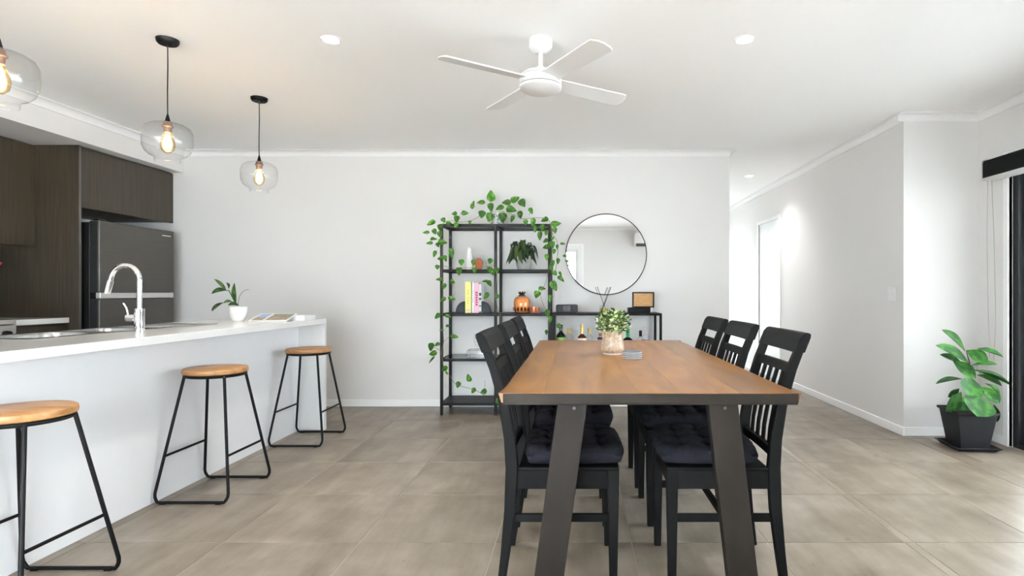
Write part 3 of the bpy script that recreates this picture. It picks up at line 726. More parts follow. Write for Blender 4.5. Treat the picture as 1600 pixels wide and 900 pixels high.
for y0_ in (TY0+0.03, TY1-0.08):
    for s_, xt, xf in ((-1, -0.262, -0.358), (1, 0.255, 0.338)):
        w_ = 0.051; yq = y0_-cy
        b = MB(); ztop = TZ-0.040
        vs = []
        for (xx, zz) in ((xf, 0.003), (xt, ztop)):
            vs += [(xx-w_, yq, zz), (xx+w_, yq, zz), (xx+w_, yq+0.05, zz), (xx-w_, yq+0.05, zz)]
        b.add(vs, [(0,3,2,1),(4,5,6,7),(0,1,5,4),(1,2,6,5),(2,3,7,6),(3,0,4,7)])
        lg = b.build('leg', M_STEEL, tb, bevel=0.002)
        MB().lathe([(0.0, 0), (0.006, 0), (0.005, 0.003), (0.0, 0.003)], 12).build('bolt', mat('steel_bolt', (0.10,0.095,0.09), 0.5, metal=0.4), lg).matrix_local = Matrix.Translation((xt+0.006, yq, ztop-0.016)) @ Matrix.Rotation(R(90), 4, 'X')

# ------------------------------------------------------------------ dining chairs (local: sitter faces +X)
def make_chair():
    t = empty('dining_chair', (0, 0, 0)); t['category'] = 'chair'
    W = 0.19
    path = [(-0.232, 0.001), (-0.214, 0.14), (-0.197, 0.30), (-0.190, 0.45), (-0.198, 0.56), (-0.222, 0.70), (-0.258, 0.82), (-0.296, 0.915)]
    th = [0.028, 0.034, 0.042, 0.046, 0.042, 0.036, 0.032, 0.028]
    for s_ in (-1, 1):
        MB().bar(path, s_*W-0.016, s_*W+0.016, th).build('back_post', M_CHAIR, t, bevel=0.004)
        vs = []
        for zz, hw, xo in ((0.001, 0.014, 0.0), (0.445, 0.021, 0.0)):
            vs += [(0.185-hw, s_*0.185-hw, zz), (0.185+hw, s_*0.185-hw, zz), (0.185+hw, s_*0.185+hw, zz), (0.185-hw, s_*0.185+hw, zz)]
        MB().add(vs, [(0,3,2,1),(4,5,6,7),(0,1,5,4),(1,2,6,5),(2,3,7,6),(3,0,4,7)]).build('front_leg', M_CHAIR, t, bevel=0.003)
        MB().box(-0.170, 0.165, s_*0.19-0.011, s_*0.19+0.011, 0.375, 0.443).build('side_apron', M_CHAIR, t, bevel=0.002)
        MB().box(-0.188, 0.172, s_*0.187-0.008, s_*0.187+0.008, 0.250, 0.280).build('side_stretcher', M_CHAIR, t, bevel=0.003)
    MB().box(0.176, 0.196, -0.165, 0.165, 0.375, 0.443).build('front_apron', M_CHAIR, t, bevel=0.002)
    MB().box(-0.02, 0.0, -0.179, 0.179, 0.253, 0.277).build('cross_stretcher', M_CHAIR, t, bevel=0.003)
    MB().box(-0.166, 0.206, -0.206, 0.206, 0.444, 0.456).build('seat', M_CHAIR, t, bevel=0.004)
    # rails bowed back in the middle
    def rail(name, z0, z1, thk, bow, half, rnd_top):
        b = MB(); N = 10; vs = []; fs = []
        def xat(z):
            for i in range(len(path)-1):
                if path[i][1] <= z <= path[i+1][1]:
                    f = (z-path[i][1])/(path[i+1][1]-path[i][1]); return path[i][0]+f*(path[i+1][0]-path[i][0])
            f = (z-path[-2][1])/(path[-1][1]-path[-2][1]); return path[-2][0]+f*(path[-1][0]-path[-2][0])
        sec = [(-thk/2, 0), (thk/2, 0), (thk/2, 0.75), (thk*0.30, 0.95), (0.0, 1.0), (-thk*0.38, 0.93), (-thk/2, 0.75)] if rnd_top else [(-thk/2, 0), (thk/2, 0), (thk/2, 1), (-thk/2, 1)]
        ns = len(sec)
        for i in range(N+1):
            y = -half+2*half*i/N; bw = -bow*(1-(y/half)**2)
            for u, f in sec:
                z = z0+(z1-z0)*f; vs.append((xat(z)+u+bw, y, z))
        for i in range(N):
            for k in range(ns): fs.append((i*ns+k, i*ns+(k+1) % ns, (i+1)*ns+(k+1) % ns, (i+1)*ns+k))
        fs += [tuple(range(ns)), tuple(N*ns+k for k in reversed(range(ns)))]
        return b.add(vs, fs).build(name, M_CHAIR, t, bevel=0.003)
    rail('top_rail', 0.878, 0.952, 0.038, 0.006, 0.210, True)
    rail('middle_rail', 0.800, 0.834, 0.016, 0.006, 0.176, False)
    rail('lower_rail', 0.485, 0.520, 0.020, 0.006, 0.176, False)
    spath = [(x_-0.008, z_) for x_, z_ in ((-0.194, 0.515), (-0.200, 0.58), (-0.222, 0.70), (-0.252, 0.802))]
    for yy in (-0.105, -0.035, 0.035, 0.105):
        MB().bar(spath, yy-0.012, yy+0.012, 0.010).build('slat', M_CHAIR, t, bevel=0.002)
    return t
def cushion_mesh():
    N = 44; hw = 0.208; vs = []; fs = []
    tufts = [(x_, y_) for x_ in (-0.105, 0.0, 0.105) for y_ in (-0.105, 0.0, 0.105)]
    def top(x_, y_):
        ed = max(abs(x_), abs(y_))/hw; r_ = (abs(x_/hw)**4.5 + abs(y_/hw)**4.5)
        h = 0.042*max(0, 1-r_)**0.36
        for tx, ty in tufts:
            d2 = (x_-tx)**2+(y_-ty)**2
            h -= 0.030*math.exp(-d2/0.00045) + 0.010*math.exp(-d2/0.0022)
        for a in (-0.105, 0.0, 0.105):
            h -= 0.006*math.exp(-((x_-a)/0.010)**2) + 0.006*math.exp(-((y_-a)/0.010)**2)
        # gathered pleats along the border
        if ed > 0.70: h += 0.0022*math.sin((math.atan2(y_, x_))*46)*min(1, (ed-0.70)*8)*max(0, 1-r_)**0.2
        return max(h, -0.012)
    for lay_ in (1, -1):
        for j in range(N+1):
            for i in range(N+1):
                u, v = -1+2*i/N, -1+2*j/N
                # squircle map so the border rounds off
                x_ = hw*u*math.sqrt(1-0.16*v*v*abs(v)); y_ = hw*v*math.sqrt(1-0.16*u*u*abs(u))
                e_ = max(abs(u), abs(v))
                bulge = 1.0
                if lay_ > 0: z_ = 0.020 + top(x_, y_)*(1 if e_ < 1 else 0) 
                else: z_ = 0.020 - 0.038*(1-e_**8)**0.4 if e_ < 1 else 0.020
                vs.append((x_, y_, z_))
    n1 = (N+1)*(N+1)
    for j in range(N):
        for i in range(N):
            a = j*(N+1)+i; fs.append((a, a+1, a+N+2, a+N+1)); fs.append((a+n1, a+n1+N+1, a+n1+N+2, a+n1+1))
    b = MB().add(vs, fs)
    o = b.build('seat_cushion', M_CUSH, None, smooth=True, auto=False)
    import bmesh
    bm = bmesh.new(); bm.from_mesh(o.data); bmesh.ops.remove_doubles(bm, verts=bm.verts, dist=0.0004); bmesh.ops.recalc_face_normals(bm, faces=bm.faces); bm.to_mesh(o.data); bm.free()
    bt = MB()
    return o
chair0 = make_chair(); cush0 = cushion_mesh()
M_BUTTON = MATS['navy_black_cotton']
for tx in (-0.105, 0.0, 0.105):
    for ty in (-0.105, 0.0, 0.105):
        MB().lathe([(0.0, 0.006), (0.006, 0.004), (0.008, 0.0), (0.0, -0.002)], 10, c=(tx, ty, 0.0255)).build('tuft_button', M_CUSH, cush0, smooth=True)
spots = [(-0.042, 2.325, 0, 'left', 'nearest the viewer'), (-0.040, 2.90, 0, 'left', 'in the middle'), (-0.042, 3.43, 0, 'left', 'farthest from the viewer'),
         (0.546, 2.325, 180, 'right', 'nearest the viewer'), (0.541, 2.90, 180, 'right', 'in the middle'), (0.537, 3.43, 180, 'right', 'farthest from the viewer')]
for i, (x, y, a, side, which) in enumerate(spots):
    c = chair0 if i == 0 else copy_tree(chair0)
    c.location = (x, y, 0); c.rotation_euler = (0, 0, R(a))
    tag(c, 'black slat-back chair on the %s side of the table, %s' % (side, which), 'chair', 'dining chairs around the table')
    cush0.scale = (0.93, 1, 1)
    k = cush0 if i == 0 else copy_tree(cush0)
    s_ = 1 if a == 0 else -1
    k.location = (x+s_*0.037, y, 0.4745); k.rotation_euler = (0, 0, R(a + (2, -1, 1, -2, 1, 2)[i]))
    tag(k, 'tufted navy black cushion on the %s side chair %s' % (side, which), 'cushion', 'tufted cushions on the dining chairs')

# ------------------------------------------------------------------ leaves
def leaf_mesh(name, outline, m, fold=0.18, droop=0.15, nseg=8):
    """leaf along +X, unit length, half width profile given by outline(t); folded along the midrib, tip drooping"""
    vs = []; fs = []
    for i in range(nseg+1):
        t = i/nseg; hw = outline(t); z = -droop*t*t
        vs += [(t, -hw, z+fold*hw), (t, -hw*0.5, z+fold*hw*0.35), (t, 0, z), (t, hw*0.5, z+fold*hw*0.35), (t, hw, z+fold*hw)]
    for i in range(nseg):
        for k in range(4): a = i*5+k; fs.append((a, a+1, a+6, a+5))
    me = bpy.data.meshes.new(name); me.from_pydata(vs, [], fs); me.materials.append(m)
    for p in me.polygons: p.use_smooth = True
    return me
def heart(t): return 0.5*max(0.0, (math.sin(math.pi*min(1, t**0.62))))**0.8 * (1.0 if t > 0.02 else 0.3)
def lance(t): return 0.5*math.sin(math.pi*t)**0.75
def paddle(t): return 0.5*max(0.0, math.sin(math.pi*t**1.45))**0.55 * (0.75+0.25*math.sin(math.pi*1.1*t))
LEAF = {'heart': leaf_mesh('pothos_leaf', heart, M_POTHOS, 0.25, 0.10),
        'arch': leaf_mesh('arching_leaf', lance, M_LILY, 0.3, 0.0),
        'fig': leaf_mesh('fig_leaf', paddle, M_FIG, 0.22, 0.10, 10),
        'orchid': leaf_mesh('orchid_leaf', lance, M_ORCHID, 0.5, 0.12, 10)}
def place_leaf(mesh, base, tip, width, parent, normal, name='leaf'):
    base, tip = Vector(base), Vector(tip); x = tip-base; L = x.length; x.normalize()
    n = Vector(normal); n = (n - x*n.dot(x))
    n = n.normalized() if n.length > 1e-4 else x.orthogonal().normalized()
    y = n.cross(x)
    m = Matrix(((x.x*L, y.x*width, n.x*L, base.x), (x.y*L, y.y*width, n.y*L, base.y), (x.z*L, y.z*width, n.z*L, base.z), (0, 0, 0, 1)))
    return inst(mesh, name, Matrix.Translation(-parent.location) @ m if parent else m, parent)

# ------------------------------------------------------------------ shelving unit
SX0, SX1, SY_F, SY_B = -1.205, -0.215, 5.150, 5.535
sh = tag(empty('shelving_unit', ((SX0+SX1)/2, (SY_F+SY_B)/2, 0)), 'tall black metal shelving unit draped with pothos vines', 'shelf')
ox, oy = sh.location.x, sh.location.y
hx, hy = (SX1-SX0)/2, (SY_B-SY_F)/2
STOP = 1.715
ZS = {'top': STOP, 'a': 1.308, 'b': 0.913, 'c': 0.508, 'd': 0.112}
pw = 0.0125
mx_ = -0.709-ox
for xx in (-hx+pw, mx_, hx-pw):
    for yy in (-hy+pw, hy-pw):
        MB().box(xx-pw, xx+pw, yy-pw, yy+pw, 0.0005, STOP-0.001).build('post', M_BLACK, sh, bevel=0.002)
for nm, zz in ZS.items():
    b = MB()
    for ya_ in (-hy, hy-2*pw): b.box(-hx+2*pw, mx_-pw, ya_+0.001, ya_+2*pw-0.001, zz-0.025, zz-0.0005); b.box(mx_+pw, hx-2*pw, ya_+0.001, ya_+2*pw-0.001, zz-0.025, zz-0.0005)
    for xa_ in (-hx, mx_-pw, hx-2*pw): b.box(xa_+0.001, xa_+2*pw-0.001, -hy+2*pw, hy-2*pw, zz-0.025, zz-0.0005)
    fr_ = b.build('shelf_frame', M_BLACK, sh, bevel=0.001)
    for xa_, xb_ in ((-hx+2*pw, mx_-pw), (mx_+pw, hx-2*pw)):
        if nm in ('b', 'd'): MB().box(xa_, xb_, -hy+2*pw, hy-2*pw, zz-0.014, zz).build('shelf_board', M_BLACK, fr_, bevel=0.001)
        else: MB().box(xa_, xb_, -hy+2*pw, hy-2*pw, zz-0.006, zz).build('glass_shelf', M_SHELFGL, fr_)

# console table
CX0, CX1, CZ = -0.205, 0.782, 0.913
cn = tag(empty('console_table', ((CX0+CX1)/2, (SY_F+SY_B)/2+0.003, 0)), 'black metal console table under the round mirror', 'console table')
ox2, oy2 = cn.location.x, cn.location.y
hx2, hy2 = (CX1-CX0)/2, (SY_B-SY_F)/2-0.003
for sx in (-1, 1):
    for sy in (-1, 1): MB().box(sx*(hx2-0.011)-0.011, sx*(hx2-0.011)+0.011, sy*(hy2-0.011)-0.011, sy*(hy2-0.011)+0.011, 0.0005, CZ-0.020).build('leg', M_BLACK, cn, bevel=0.002)
MB().box(-hx2, hx2, -hy2, hy2, CZ-0.020, CZ).build('top', M_BLACK, cn, bevel=0.002)
CSH = 0.508
MB().box(-hx2+0.001, hx2-0.001, -hy2+0.022, hy2-0.022, CSH-0.018, CSH).build('lower_shelf', M_BLACK, cn, bevel=0.002)

# round mirror
mr = tag(empty('round_mirror', (0.303, D, 1.4676)), 'large round wall mirror with thin black rim', 'mirror')
def disc(r, y0_, y1_, name, m, seg=96):
    return MB().prism([(r*math.cos(2*math.pi*k/seg), r*math.sin(2*math.pi*k/seg)) for k in range(seg)], 'y', y0_, y1_).build(name, m, mr)
disc(0.384, -0.016, -0.002, 'mirror_glass', M_MIRROR)
MB().tube([(0.387*math.cos(2*math.pi*k/96), -0.011, 0.387*math.sin(2*math.pi*k/96)) for k in range(96)], 0.006, 8, closed=True).build('rim', M_BLACK, mr, smooth=True)

# ------------------------------------------------------------------ pothos on the shelf
pz = STOP
pp = at(777, 349, 5.34)
po = tag(empty('potted_pothos', (pp.x, pp.y, pz)), 'trailing pothos in a patterned grey pot on top of the shelf', 'plant')
mp_ = bpy.data.materials.new('woven_grey_pot'); mp_.use_nodes = True
nt = mp_.node_tree; tc = nt.nodes.new('ShaderNodeTexCoord'); vo = nt.nodes.new('ShaderNodeTexVoronoi'); vo.inputs['Scale'].default_value = 55
rr = nt.nodes.new('ShaderNodeValToRGB'); rr.color_ramp.elements[0].color = (*srgb(86, 86, 92), 1); rr.color_ramp.elements[1].color = (*srgb(225, 224, 222), 1)
rr.color_ramp.elements[0].position = 0.25; rr.color_ramp.elements[1].position = 0.5
nt.links.new(tc.outputs['Object'], vo.inputs['Vector']); nt.links.new(vo.outputs['Distance'], rr.inputs['Fac']); nt.links.new(rr.outputs['Color'], nt.nodes['Principled BSDF'].inputs['Base Color'])
MB().lathe([(0.0, 0.0005), (0.055, 0.0005), (0.064, 0.02), (0.082, 0.115), (0.086, 0.122), (0.080, 0.122), (0.076, 0.105), (0.0, 0.105)], 28).build('pot', mp_, po, smooth=True)
MB().lathe([(0.0, 0.106), (0.074, 0.106)], 20, cap=False).build('soil', M_SOIL, po)
# (px, py, length, width, tip direction in degrees in the picture: 0 right, 90 down)
LV = []
def zl(x0_, y0_, s_, rows):
    for x_, y_, l_, w_, a_ in rows: LV.append((x0_+x_/s_, y0_+y_/s_, l_/s_, w_/s_, a_))
zl(650, 290, 5.0, [(585,80,90,66,-90),(445,150,68,32,-80),(507,132,68,36,180),(515,225,62,55,100),(575,250,68,60,110),(585,170,72,48,80),(655,175,68,46,160),(677,250,78,66,95),
 (705,133,72,46,180),(775,108,78,50,-35),(832,137,68,58,60),(745,188,82,60,10),(815,228,62,46,90),(897,198,55,38,60),(752,260,58,30,110),(300,220,42,38,180),(383,215,56,38,0),
 (215,270,42,36,60),(257,295,46,36,0),(320,262,56,48,100),(315,310,52,40,100),(420,287,32,26,90),(858,287,48,38,90),(915,290,72,40,95),(932,338,58,33,95),(1005,268,62,40,160),
 (990,330,58,40,90),(968,393,72,38,95),(1020,368,46,38,120),(1093,300,84,46,-10),(1085,350,52,36,85),(118,293,78,40,160),(78,367,56,26,180),(145,360,48,38,70),(185,325,50,38,100),
 (188,380,56,42,80),(138,418,56,30,0),(105,450,56,30,180),(205,445,78,55,0),(170,465,42,26,60),(147,535,58,36,120),(190,570,48,40,180),(228,570,54,32,70),(277,530,86,40,80),
 (167,637,38,35,90),(180,733,52,28,180),(218,788,54,35,110),(285,752,44,35,20),(280,882,60,31,15),(212,890,52,32,150),(355,600,52,44,95),(337,670,66,48,95),(447,603,46,34,90),
 (460,662,46,38,95),(580,590,46,40,100),(575,655,46,44,100),(600,682,42,40,60),(632,662,46,38,90),(540,748,54,22,180),(575,765,54,35,60),(550,862,62,40,130),(637,866,40,38,0),
 (1012,432,48,32,150),(1017,480,58,38,165),(1063,462,62,45,80),(1068,412,28,25,90),(1103,480,42,22,90),(1078,515,42,30,100),(1147,455,42,22,0),(1022,558,52,35,100),(1068,605,52,32,80),
 (1110,590,48,30,95),(1057,645,48,36,60),(1085,685,46,38,45),(1127,690,42,22,60),(1132,730,68,38,35),(1077,785,88,55,60),(985,805,58,32,0),(945,850,62,50,110),(1048,880,56,35,90),
 (1168,550,42,20,0),(1180,588,32,18,0)])
zl(655, 480, 6.43, [(183,90,74,45,130),(290,90,64,38,20),(290,188,48,28,0),(228,232,48,22,0),(355,295,76,46,10),(120,400,86,60,100),(180,375,58,35,150),(138,465,86,55,170),(125,530,88,20,130),(255,620,76,50,150),(275,662,44,22,60)])
zl(700, 500, 6.43, [(210,580,82,52,-110),(102,650,66,50,105),(255,710,64,45,120),(358,720,66,56,170),(515,830,62,46,60),(495,810,50,36,120)])
zl(830, 340, 4.086, [(122,520,48,28,95),(103,608,42,35,80),(120,650,44,26,90),(97,733,36,18,90),(180,693,38,30,20)])
rl = random.Random(11)
for (px, py, l_, w_, a_) in LV:
    onTop = py < 350 and 700 < px < 850
    Y = 5.34 if (onTop and 735 < px < 825) else 5.105
    if onTop and py > 343: Y = 5.10
    Y += rl.uniform(-0.012, 0.006)
    if 752 < px < 790 and 330 < py < 352: Y = 5.22
    c = at(px, py, Y); L = l_*Y/F*1.06; W_ = w_*Y/F*1.08
    dv = Vector((math.cos(R(a_)), rl.uniform(-0.25, 0.15), -math.sin(R(a_)))).normalized()
    nrm = Vector((rl.uniform(-0.35, 0.35), -1, rl.uniform(0.1, 0.6)))
    place_leaf(LEAF['heart'], c-dv*L/2, c+dv*L/2, W_, po, nrm)
def vine(pts, r=0.0022):
    P = []
    for px, py, Y in pts: P.append(at(px, py, Y)-po.location)
    Q = []
    for i in range(len(P)-1):
        p0, p1, p2, p3 = P[max(i-1,0)], P[i], P[i+1], P[min(i+2, len(P)-1)]
        for k in range(5):
            t = k/5
            Q.append(0.5*((2*p1)+(p2-p0)*t+(2*p0-5*p1+4*p2-p3)*t*t+(3*p1-p0-3*p2+p3)*t**3))
    Q.append(P[-1])
    MB().tube(Q, r, 6).build('vine', M_STEM, po, smooth=True)
vine([(770,330,5.34),(752,336,5.25),(738,344,5.15),(722,347,5.11),(704,345,5.11),(692,350,5.11),(689,372,5.11),(692,395,5.11),(690,420,5.12),(692,452,5.12),(691,480,5.12),(692,512,5.12),(693,535,5.12),(690,552,5.12),(694,575,5.12),(702,586,5.12),(712,600,5.12),(730,606,5.12),(745,611,5.12),(757,618,5.12)])
vine([(784,330,5.34),(803,336,5.25),(818,342,5.15),(840,340,5.12),(858,345,5.11),(862,370,5.11),(862,400,5.11),(858,420,5.11),(853,440,5.11),(845,460,5.11),(850,478,5.11),(858,492,5.11),(856,520,5.11)])
vine([(860,360,5.11),(871,380,5.10),(870,410,5.10),(866,430,5.10)])
vine([(692,415,5.11),(705,418,5.11),(725,418,5.11),(745,419,5.11),(768,415,5.11),(776,424,5.11),(774,450,5.11),(776,470,5.11),(778,485,5.11),(783,500,5.11),(777,540,5.11),(778,600,5.11),(780,632,5.11)])
vine([(692,535,5.12),(703,525,5.12),(708,522,5.12)]); vine([(688,548,5.12),(680,543,5.12),(676,541,5.12)]); vine([(757,606,5.12),(757.5,600,5.12),(757.5,594,5.12)], 0.0015)
for a_, b_ in (((766,320),(766,311)),((742,325),(739,318)),((790,315),(805,309)),((812,322),(816,316)),((718,335),(722,330)),((826,336),(829,330))):
    vine([(*a_, 5.3), ((a_[0]+b_[0])/2+1, (a_[1]+b_[1])/2, 5.3), (*b_, 5.3)], 0.0015)

# dark arching plant on the second shelf
sy = 5.33
q = at(818, 420, sy)
lp = tag(empty('potted_peace_lily', (q.x, sy, ZS['a'])), 'dark green arching leaf plant in a pale round pot on the shelf', 'plant')
MB().lathe([(0.0, 0.0005), (0.048, 0.0005), (0.062, 0.025), (0.072, 0.06), (0.070, 0.092), (0.064, 0.092), (0.062, 0.08), (0.0, 0.08)], 28).build('pot', mat('pale_grey_pot', (0.36, 0.37, 0.36), 0.5, noise=0.06), lp, smooth=True)
MB().lathe([(0.0, 0.081), (0.062, 0.081)], 20, cap=False).build('soil', M_SOIL, lp)
arch_meshes = []
for v in range(4):
    vs = []; fs = []; N = 9; rise, span, drop = ((0.10, 0.13, 0.16), (0.13, 0.11, 0.12), (0.14, 0.15, 0.20), (0.16, 0.08, 0.05))[v]
    for i in range(N+1):
        t = i/N; x_ = span*t**0.85; z_ = rise*4*t*(1-t)*0.75+ (rise*0.55-drop*0.62)*t**1.4; hw = 0.0205*math.sin(math.pi*min(1, max(0.0, (t-0.10)/0.9)))**0.8+0.0012
        if t >= 1: hw = 0.0005
        vs += [(x_, -hw, z_+0.25*hw), (x_, 0, z_), (x_, hw, z_+0.25*hw)]
    for i in range(N):
        for k in range(2): a = i*3+k; fs.append((a, a+1, a+4, a+3))
    me = bpy.data.meshes.new('arching_leaf'); me.from_pydata(vs, [], fs); me.materials.append(M_LILY)
    for p in me.polygons: p.use_smooth = True
    arch_meshes.append(me)
rl = random.Random(5)
for k in range(56):
    az = rl.uniform(0, 2*math.pi); s_ = rl.uniform(0.75, 1.35)
    if math.sin(az) > 0.35: s_ *= 0.85
    inst(arch_meshes[rl.choice([0, 1, 1, 1, 3, 3])], 'leaf', Matrix.Translation((0.012*math.cos(az), 0.012*math.sin(az), 0.095)) @ Matrix.Rotation(az, 4, 'Z') @ Matrix.Rotation(rl.uniform(-0.5, 0.5), 4, 'X') @ Matrix.Scale(s_, 4), lp)

# things on the shelves
def on_shelf(px, z, Y=5.33): return ((px-VX)/F*Y, Y, z+0.0003)
o = tag(MB().lathe([(0.0,0),(0.034,0),(0.037,0.01),(0.037,0.095),(0.031,0.125),(0.026,0.150),(0.024,0.185),(0.026,0.200),(0.016,0.212),(0.0,0.214)], 32, c=(0,0,0)).build('white_vase', M_WHITECER, None, smooth=True, loc=on_shelf(733, ZS['a'])), 'slim white ceramic vase on the second shelf', 'vase')
o = tag(MB().lathe([(0.030, 0), (0.045, 0.02), (0.050, 0.05), (0.040, 0.085), (0.022, 0.105), (0.018, 0.13), (0.026, 0.145)], 28, cap=False).build('glass_vase', M_GLASS, None, smooth=True, auto=False, loc=on_shelf(753, ZS['a'], 5.43)), 'clear glass vase behind the terracotta ornament', 'vase')
b = MB(); prof = [(0.020,0),(0.028,0.018),(0.036,0.040),(0.038,0.060),(0.034,0.080),(0.024,0.096),(0.010,0.104),(0.0,0.1045)]
o = tag(b.lathe(prof, 10, sy=0.55).build('terracotta_ornament', M_TERRA, None, smooth=True, auto=20, loc=on_shelf(748, ZS['a'], 5.29)), 'faceted terracotta oval ornament on the second shelf', 'ornament')
# books and bookends
M_BKEND = mat('dark_blue_marble', (0.016, 0.024, 0.032), 0.5, spec=0.2, noise=0.5, scale=14)
for s_, px, lab in ((-1, 727, 'dark blue quarter round bookend left of the books'), (1, 751, 'dark blue quarter round bookend right of the books')):
    pts = [(0, 0)] + [(s_*0.080*math.cos(math.pi/2*k/14), 0.106*math.sin(math.pi/2*k/14)) for k in range(15)]
    tag(MB().prism(pts, 'y', -0.04, 0.04).build('bookend', M_BKEND, None, bevel=0.002, loc=on_shelf(px + (-0.3 if s_ < 0 else 2.5), ZS['b'], 5.27)), lab, 'bookend', 'marble bookends')
def book(px0, px1, h, cover, marks, label, Y=5.26):
    x0_ = (px0-VX)/F*Y; x1_ = (px1-VX)/F*Y; wd_ = x1_-x0_-0.001
    e = tag(empty('book', ((x0_+x1_)/2, Y+0.075, ZS['b']+0.0003)), label, 'book', 'books between the bookends')
    hwd = wd_/2
    MB().box(-hwd, hwd, -0.088, -0.085, 0, h).box(-hwd, -hwd+0.0025, -0.085, 0.085, 0, h).box(hwd-0.0025, hwd, -0.085, 0.085, 0, h).build('cover', cover, e)
    MB().box(-hwd+0.0026, hwd-0.0026, -0.0848, 0.082, 0.003, h-0.003).build('pages', mat('book_paper', (0.75, 0.73, 0.66), 0.8, noise=0.03), e)
    for (u0, u1, z0_, z1_, m_) in marks:
        MB().box(-hwd+u0*wd_, -hwd+u1*wd_, -0.0886, -0.0879, z0_*h, z1_*h).build('spine_print', m_, e)
M_Y = mat('yellow_cover', srgb(236, 226, 130), 0.6, noise=0.03); M_PK = mat('pink_cover', srgb(240, 186, 204), 0.6, noise=0.04)
M_WC = mat('white_cover', (0.78, 0.78, 0.77), 0.6, noise=0.02); M_INK = mat('dark_ink', (0.03, 0.03, 0.04), 0.6); M_RED = mat('magenta_ink', srgb(172, 52, 96), 0.6); M_GOLD = mat('olive_ink', srgb(190, 170, 90), 0.6)
book(727.2, 736.6, 0.283, M_Y, [(0.35, 0.62, z_, z_+0.022, M_GOLD) for z_ in (0.30, 0.36, 0.42, 0.48, 0.60, 0.66, 0.72)] + [(0.2, 0.8, 0.06, 0.13, mat('pale_pink_print', srgb(226, 190, 190), 0.6))], 'thick yellow book between the bookends')
book(736.7, 741.6, 0.281, M_WC, [(0.0, 0.20, 0.0, 1.0, M_INK)] + [(0.5, 0.68, z_, z_+0.02, M_INK) for z_ in (0.35, 0.40, 0.45, 0.55, 0.62, 0.70)], 'slim white book with a black edge beside the yellow one')
book(741.7, 748.4, 0.278, M_PK, [(0.25, 0.75, z_, z_+0.055, M_RED) for z_ in (0.24, 0.32, 0.40, 0.48, 0.56, 0.64)], 'pink book with dark pink spine lettering')
book(748.5, 752.6, 0.262, M_WC, [(0.1, 0.9, z_, z_+dz, M_INK) for z_, dz in ((0.0, 0.05), (0.22, 0.04), (0.45, 0.08), (0.60, 0.10))] , 'slim black and white patterned book at the right of the row')
# pineapple jar
jx = on_shelf(815.5, ZS['b'], 5.27)
e = tag(empty('pineapple_jar', jx), 'copper glass jar with a dark leafy crown on the shelf', 'jar')
MB().lathe([(0.052, 0.0005), (0.066, 0.008), (0.074, 0.035), (0.076, 0.090), (0.072, 0.120), (0.058, 0.142), (0.034, 0.156)], 32, cap=False).build('glass_body', M_COPPERGL, e, smooth=True, auto=False)
MB().lathe([(0.048, 0.003), (0.063, 0.011), (0.070, 0.036), (0.072, 0.088), (0.068, 0.117), (0.054, 0.138)], 32, cap=False).build('tinted_lining', mat('peach_lining', srgb(232, 172, 122), 0.35, noise=0.06, scale=30), e, smooth=True)
M_BROWN = mat('dark_copper_leaf', (0.055, 0.018, 0.010), 0.3, metal=0.5)
MB().lathe([(0.0, 0.152), (0.034, 0.152), (0.034, 0.162), (0.0, 0.166)], 24).build('lid', M_BROWN, e, smooth=True)
def spikes(n, r0, r1, z0_, z1_, w_, arc=(0, 360), name='crown'):
    b = MB()
    for k in range(n):
        a = R(arc[0]+(arc[1]-arc[0])*k/n); u = Vector((math.cos(a), math.sin(a), 0)); v = Vector((-math.sin(a), math.cos(a), 0))
        p0 = u*r0+Vector((0,0,z0_)); p1 = u*((r0+r1)/2*1.05)+Vector((0,0,(z0_+z1_)/2)); p2 = u*r1+Vector((0,0,z1_))
        b.add([p0-v*w_*0.6, p0+v*w_*0.6, p1+v*w_, p2, p1-v*w_, p1+u*0.004, p1-u*0.003], [(0,1,2,5),(0,5,4),(5,2,3),(5,3,4),(0,6,2,1),(0,4,6),(6,3,2),(6,4,3)])
    return b.build(name, M_BROWN, e)
spikes(9, 0.018, 0.038, 0.160, 0.200, 0.010); spikes(5, 0.010, 0.016, 0.160, 0.196, 0.008, name='inner_crown')
spikes(6, 0.0765, 0.0785, 0.016, 0.062, 0.011, arc=(200, 345), name='base_spikes')  # dark leaf-shaped spikes set around the front of the base
o = tag(MB().lathe([(0.0, 0), (0.046, 0), (0.047, 0.002), (0.047, 0.054), (0.042, 0.054), (0.042, 0.006), (0.0, 0.006)], 32).build('tealight_holder', mat('copper_cup', srgb(190, 116, 84), 0.3, metal=0.5, noise=0.12, scale=60), None, smooth=True, loc=on_shelf(835.3, ZS['b'], 5.28)), 'copper tealight cup beside the copper jar', 'candle holder')
# glass display box and stem glasses on the fourth shelf
bx = on_shelf(752, ZS['c'], 5.33)
e = tag(empty('glass_tray_box', bx), 'low clear glass box with thin metal edges on the glass shelf', 'glass box')
MB().box(-0.115, 0.115, -0.075, 0.075, 0.0005, 0.004).box(-0.115, 0.115, -0.075, -0.072, 0.004, 0.06).box(-0.115, 0.115, 0.072, 0.075, 0.004, 0.06).box(-0.115, -0.112, -0.072, 0.072, 0.004, 0.06).box(0.112, 0.115, -0.072, 0.072, 0.004, 0.06).build('glass_sides', M_GLASS, e)
b = MB(); c_ = [(-0.115, -0.075), (0.115, -0.075), (0.115, 0.075), (-0.115, 0.075)]
for k in range(4):
    x_, y_ = c_[k]; x2_, y2_ = c_[(k+1) % 4]
    b.tube([(x_, y_, 0.004), (x_, y_, 0.062)], 0.0022, 6); b.tube([(x_, y_, 0.062), (x2_, y2_, 0.062)], 0.0022, 6)
b.build('metal_edges', mat('dull_pewter', (0.16, 0.15, 0.14), 0.4, metal=0.7), e)
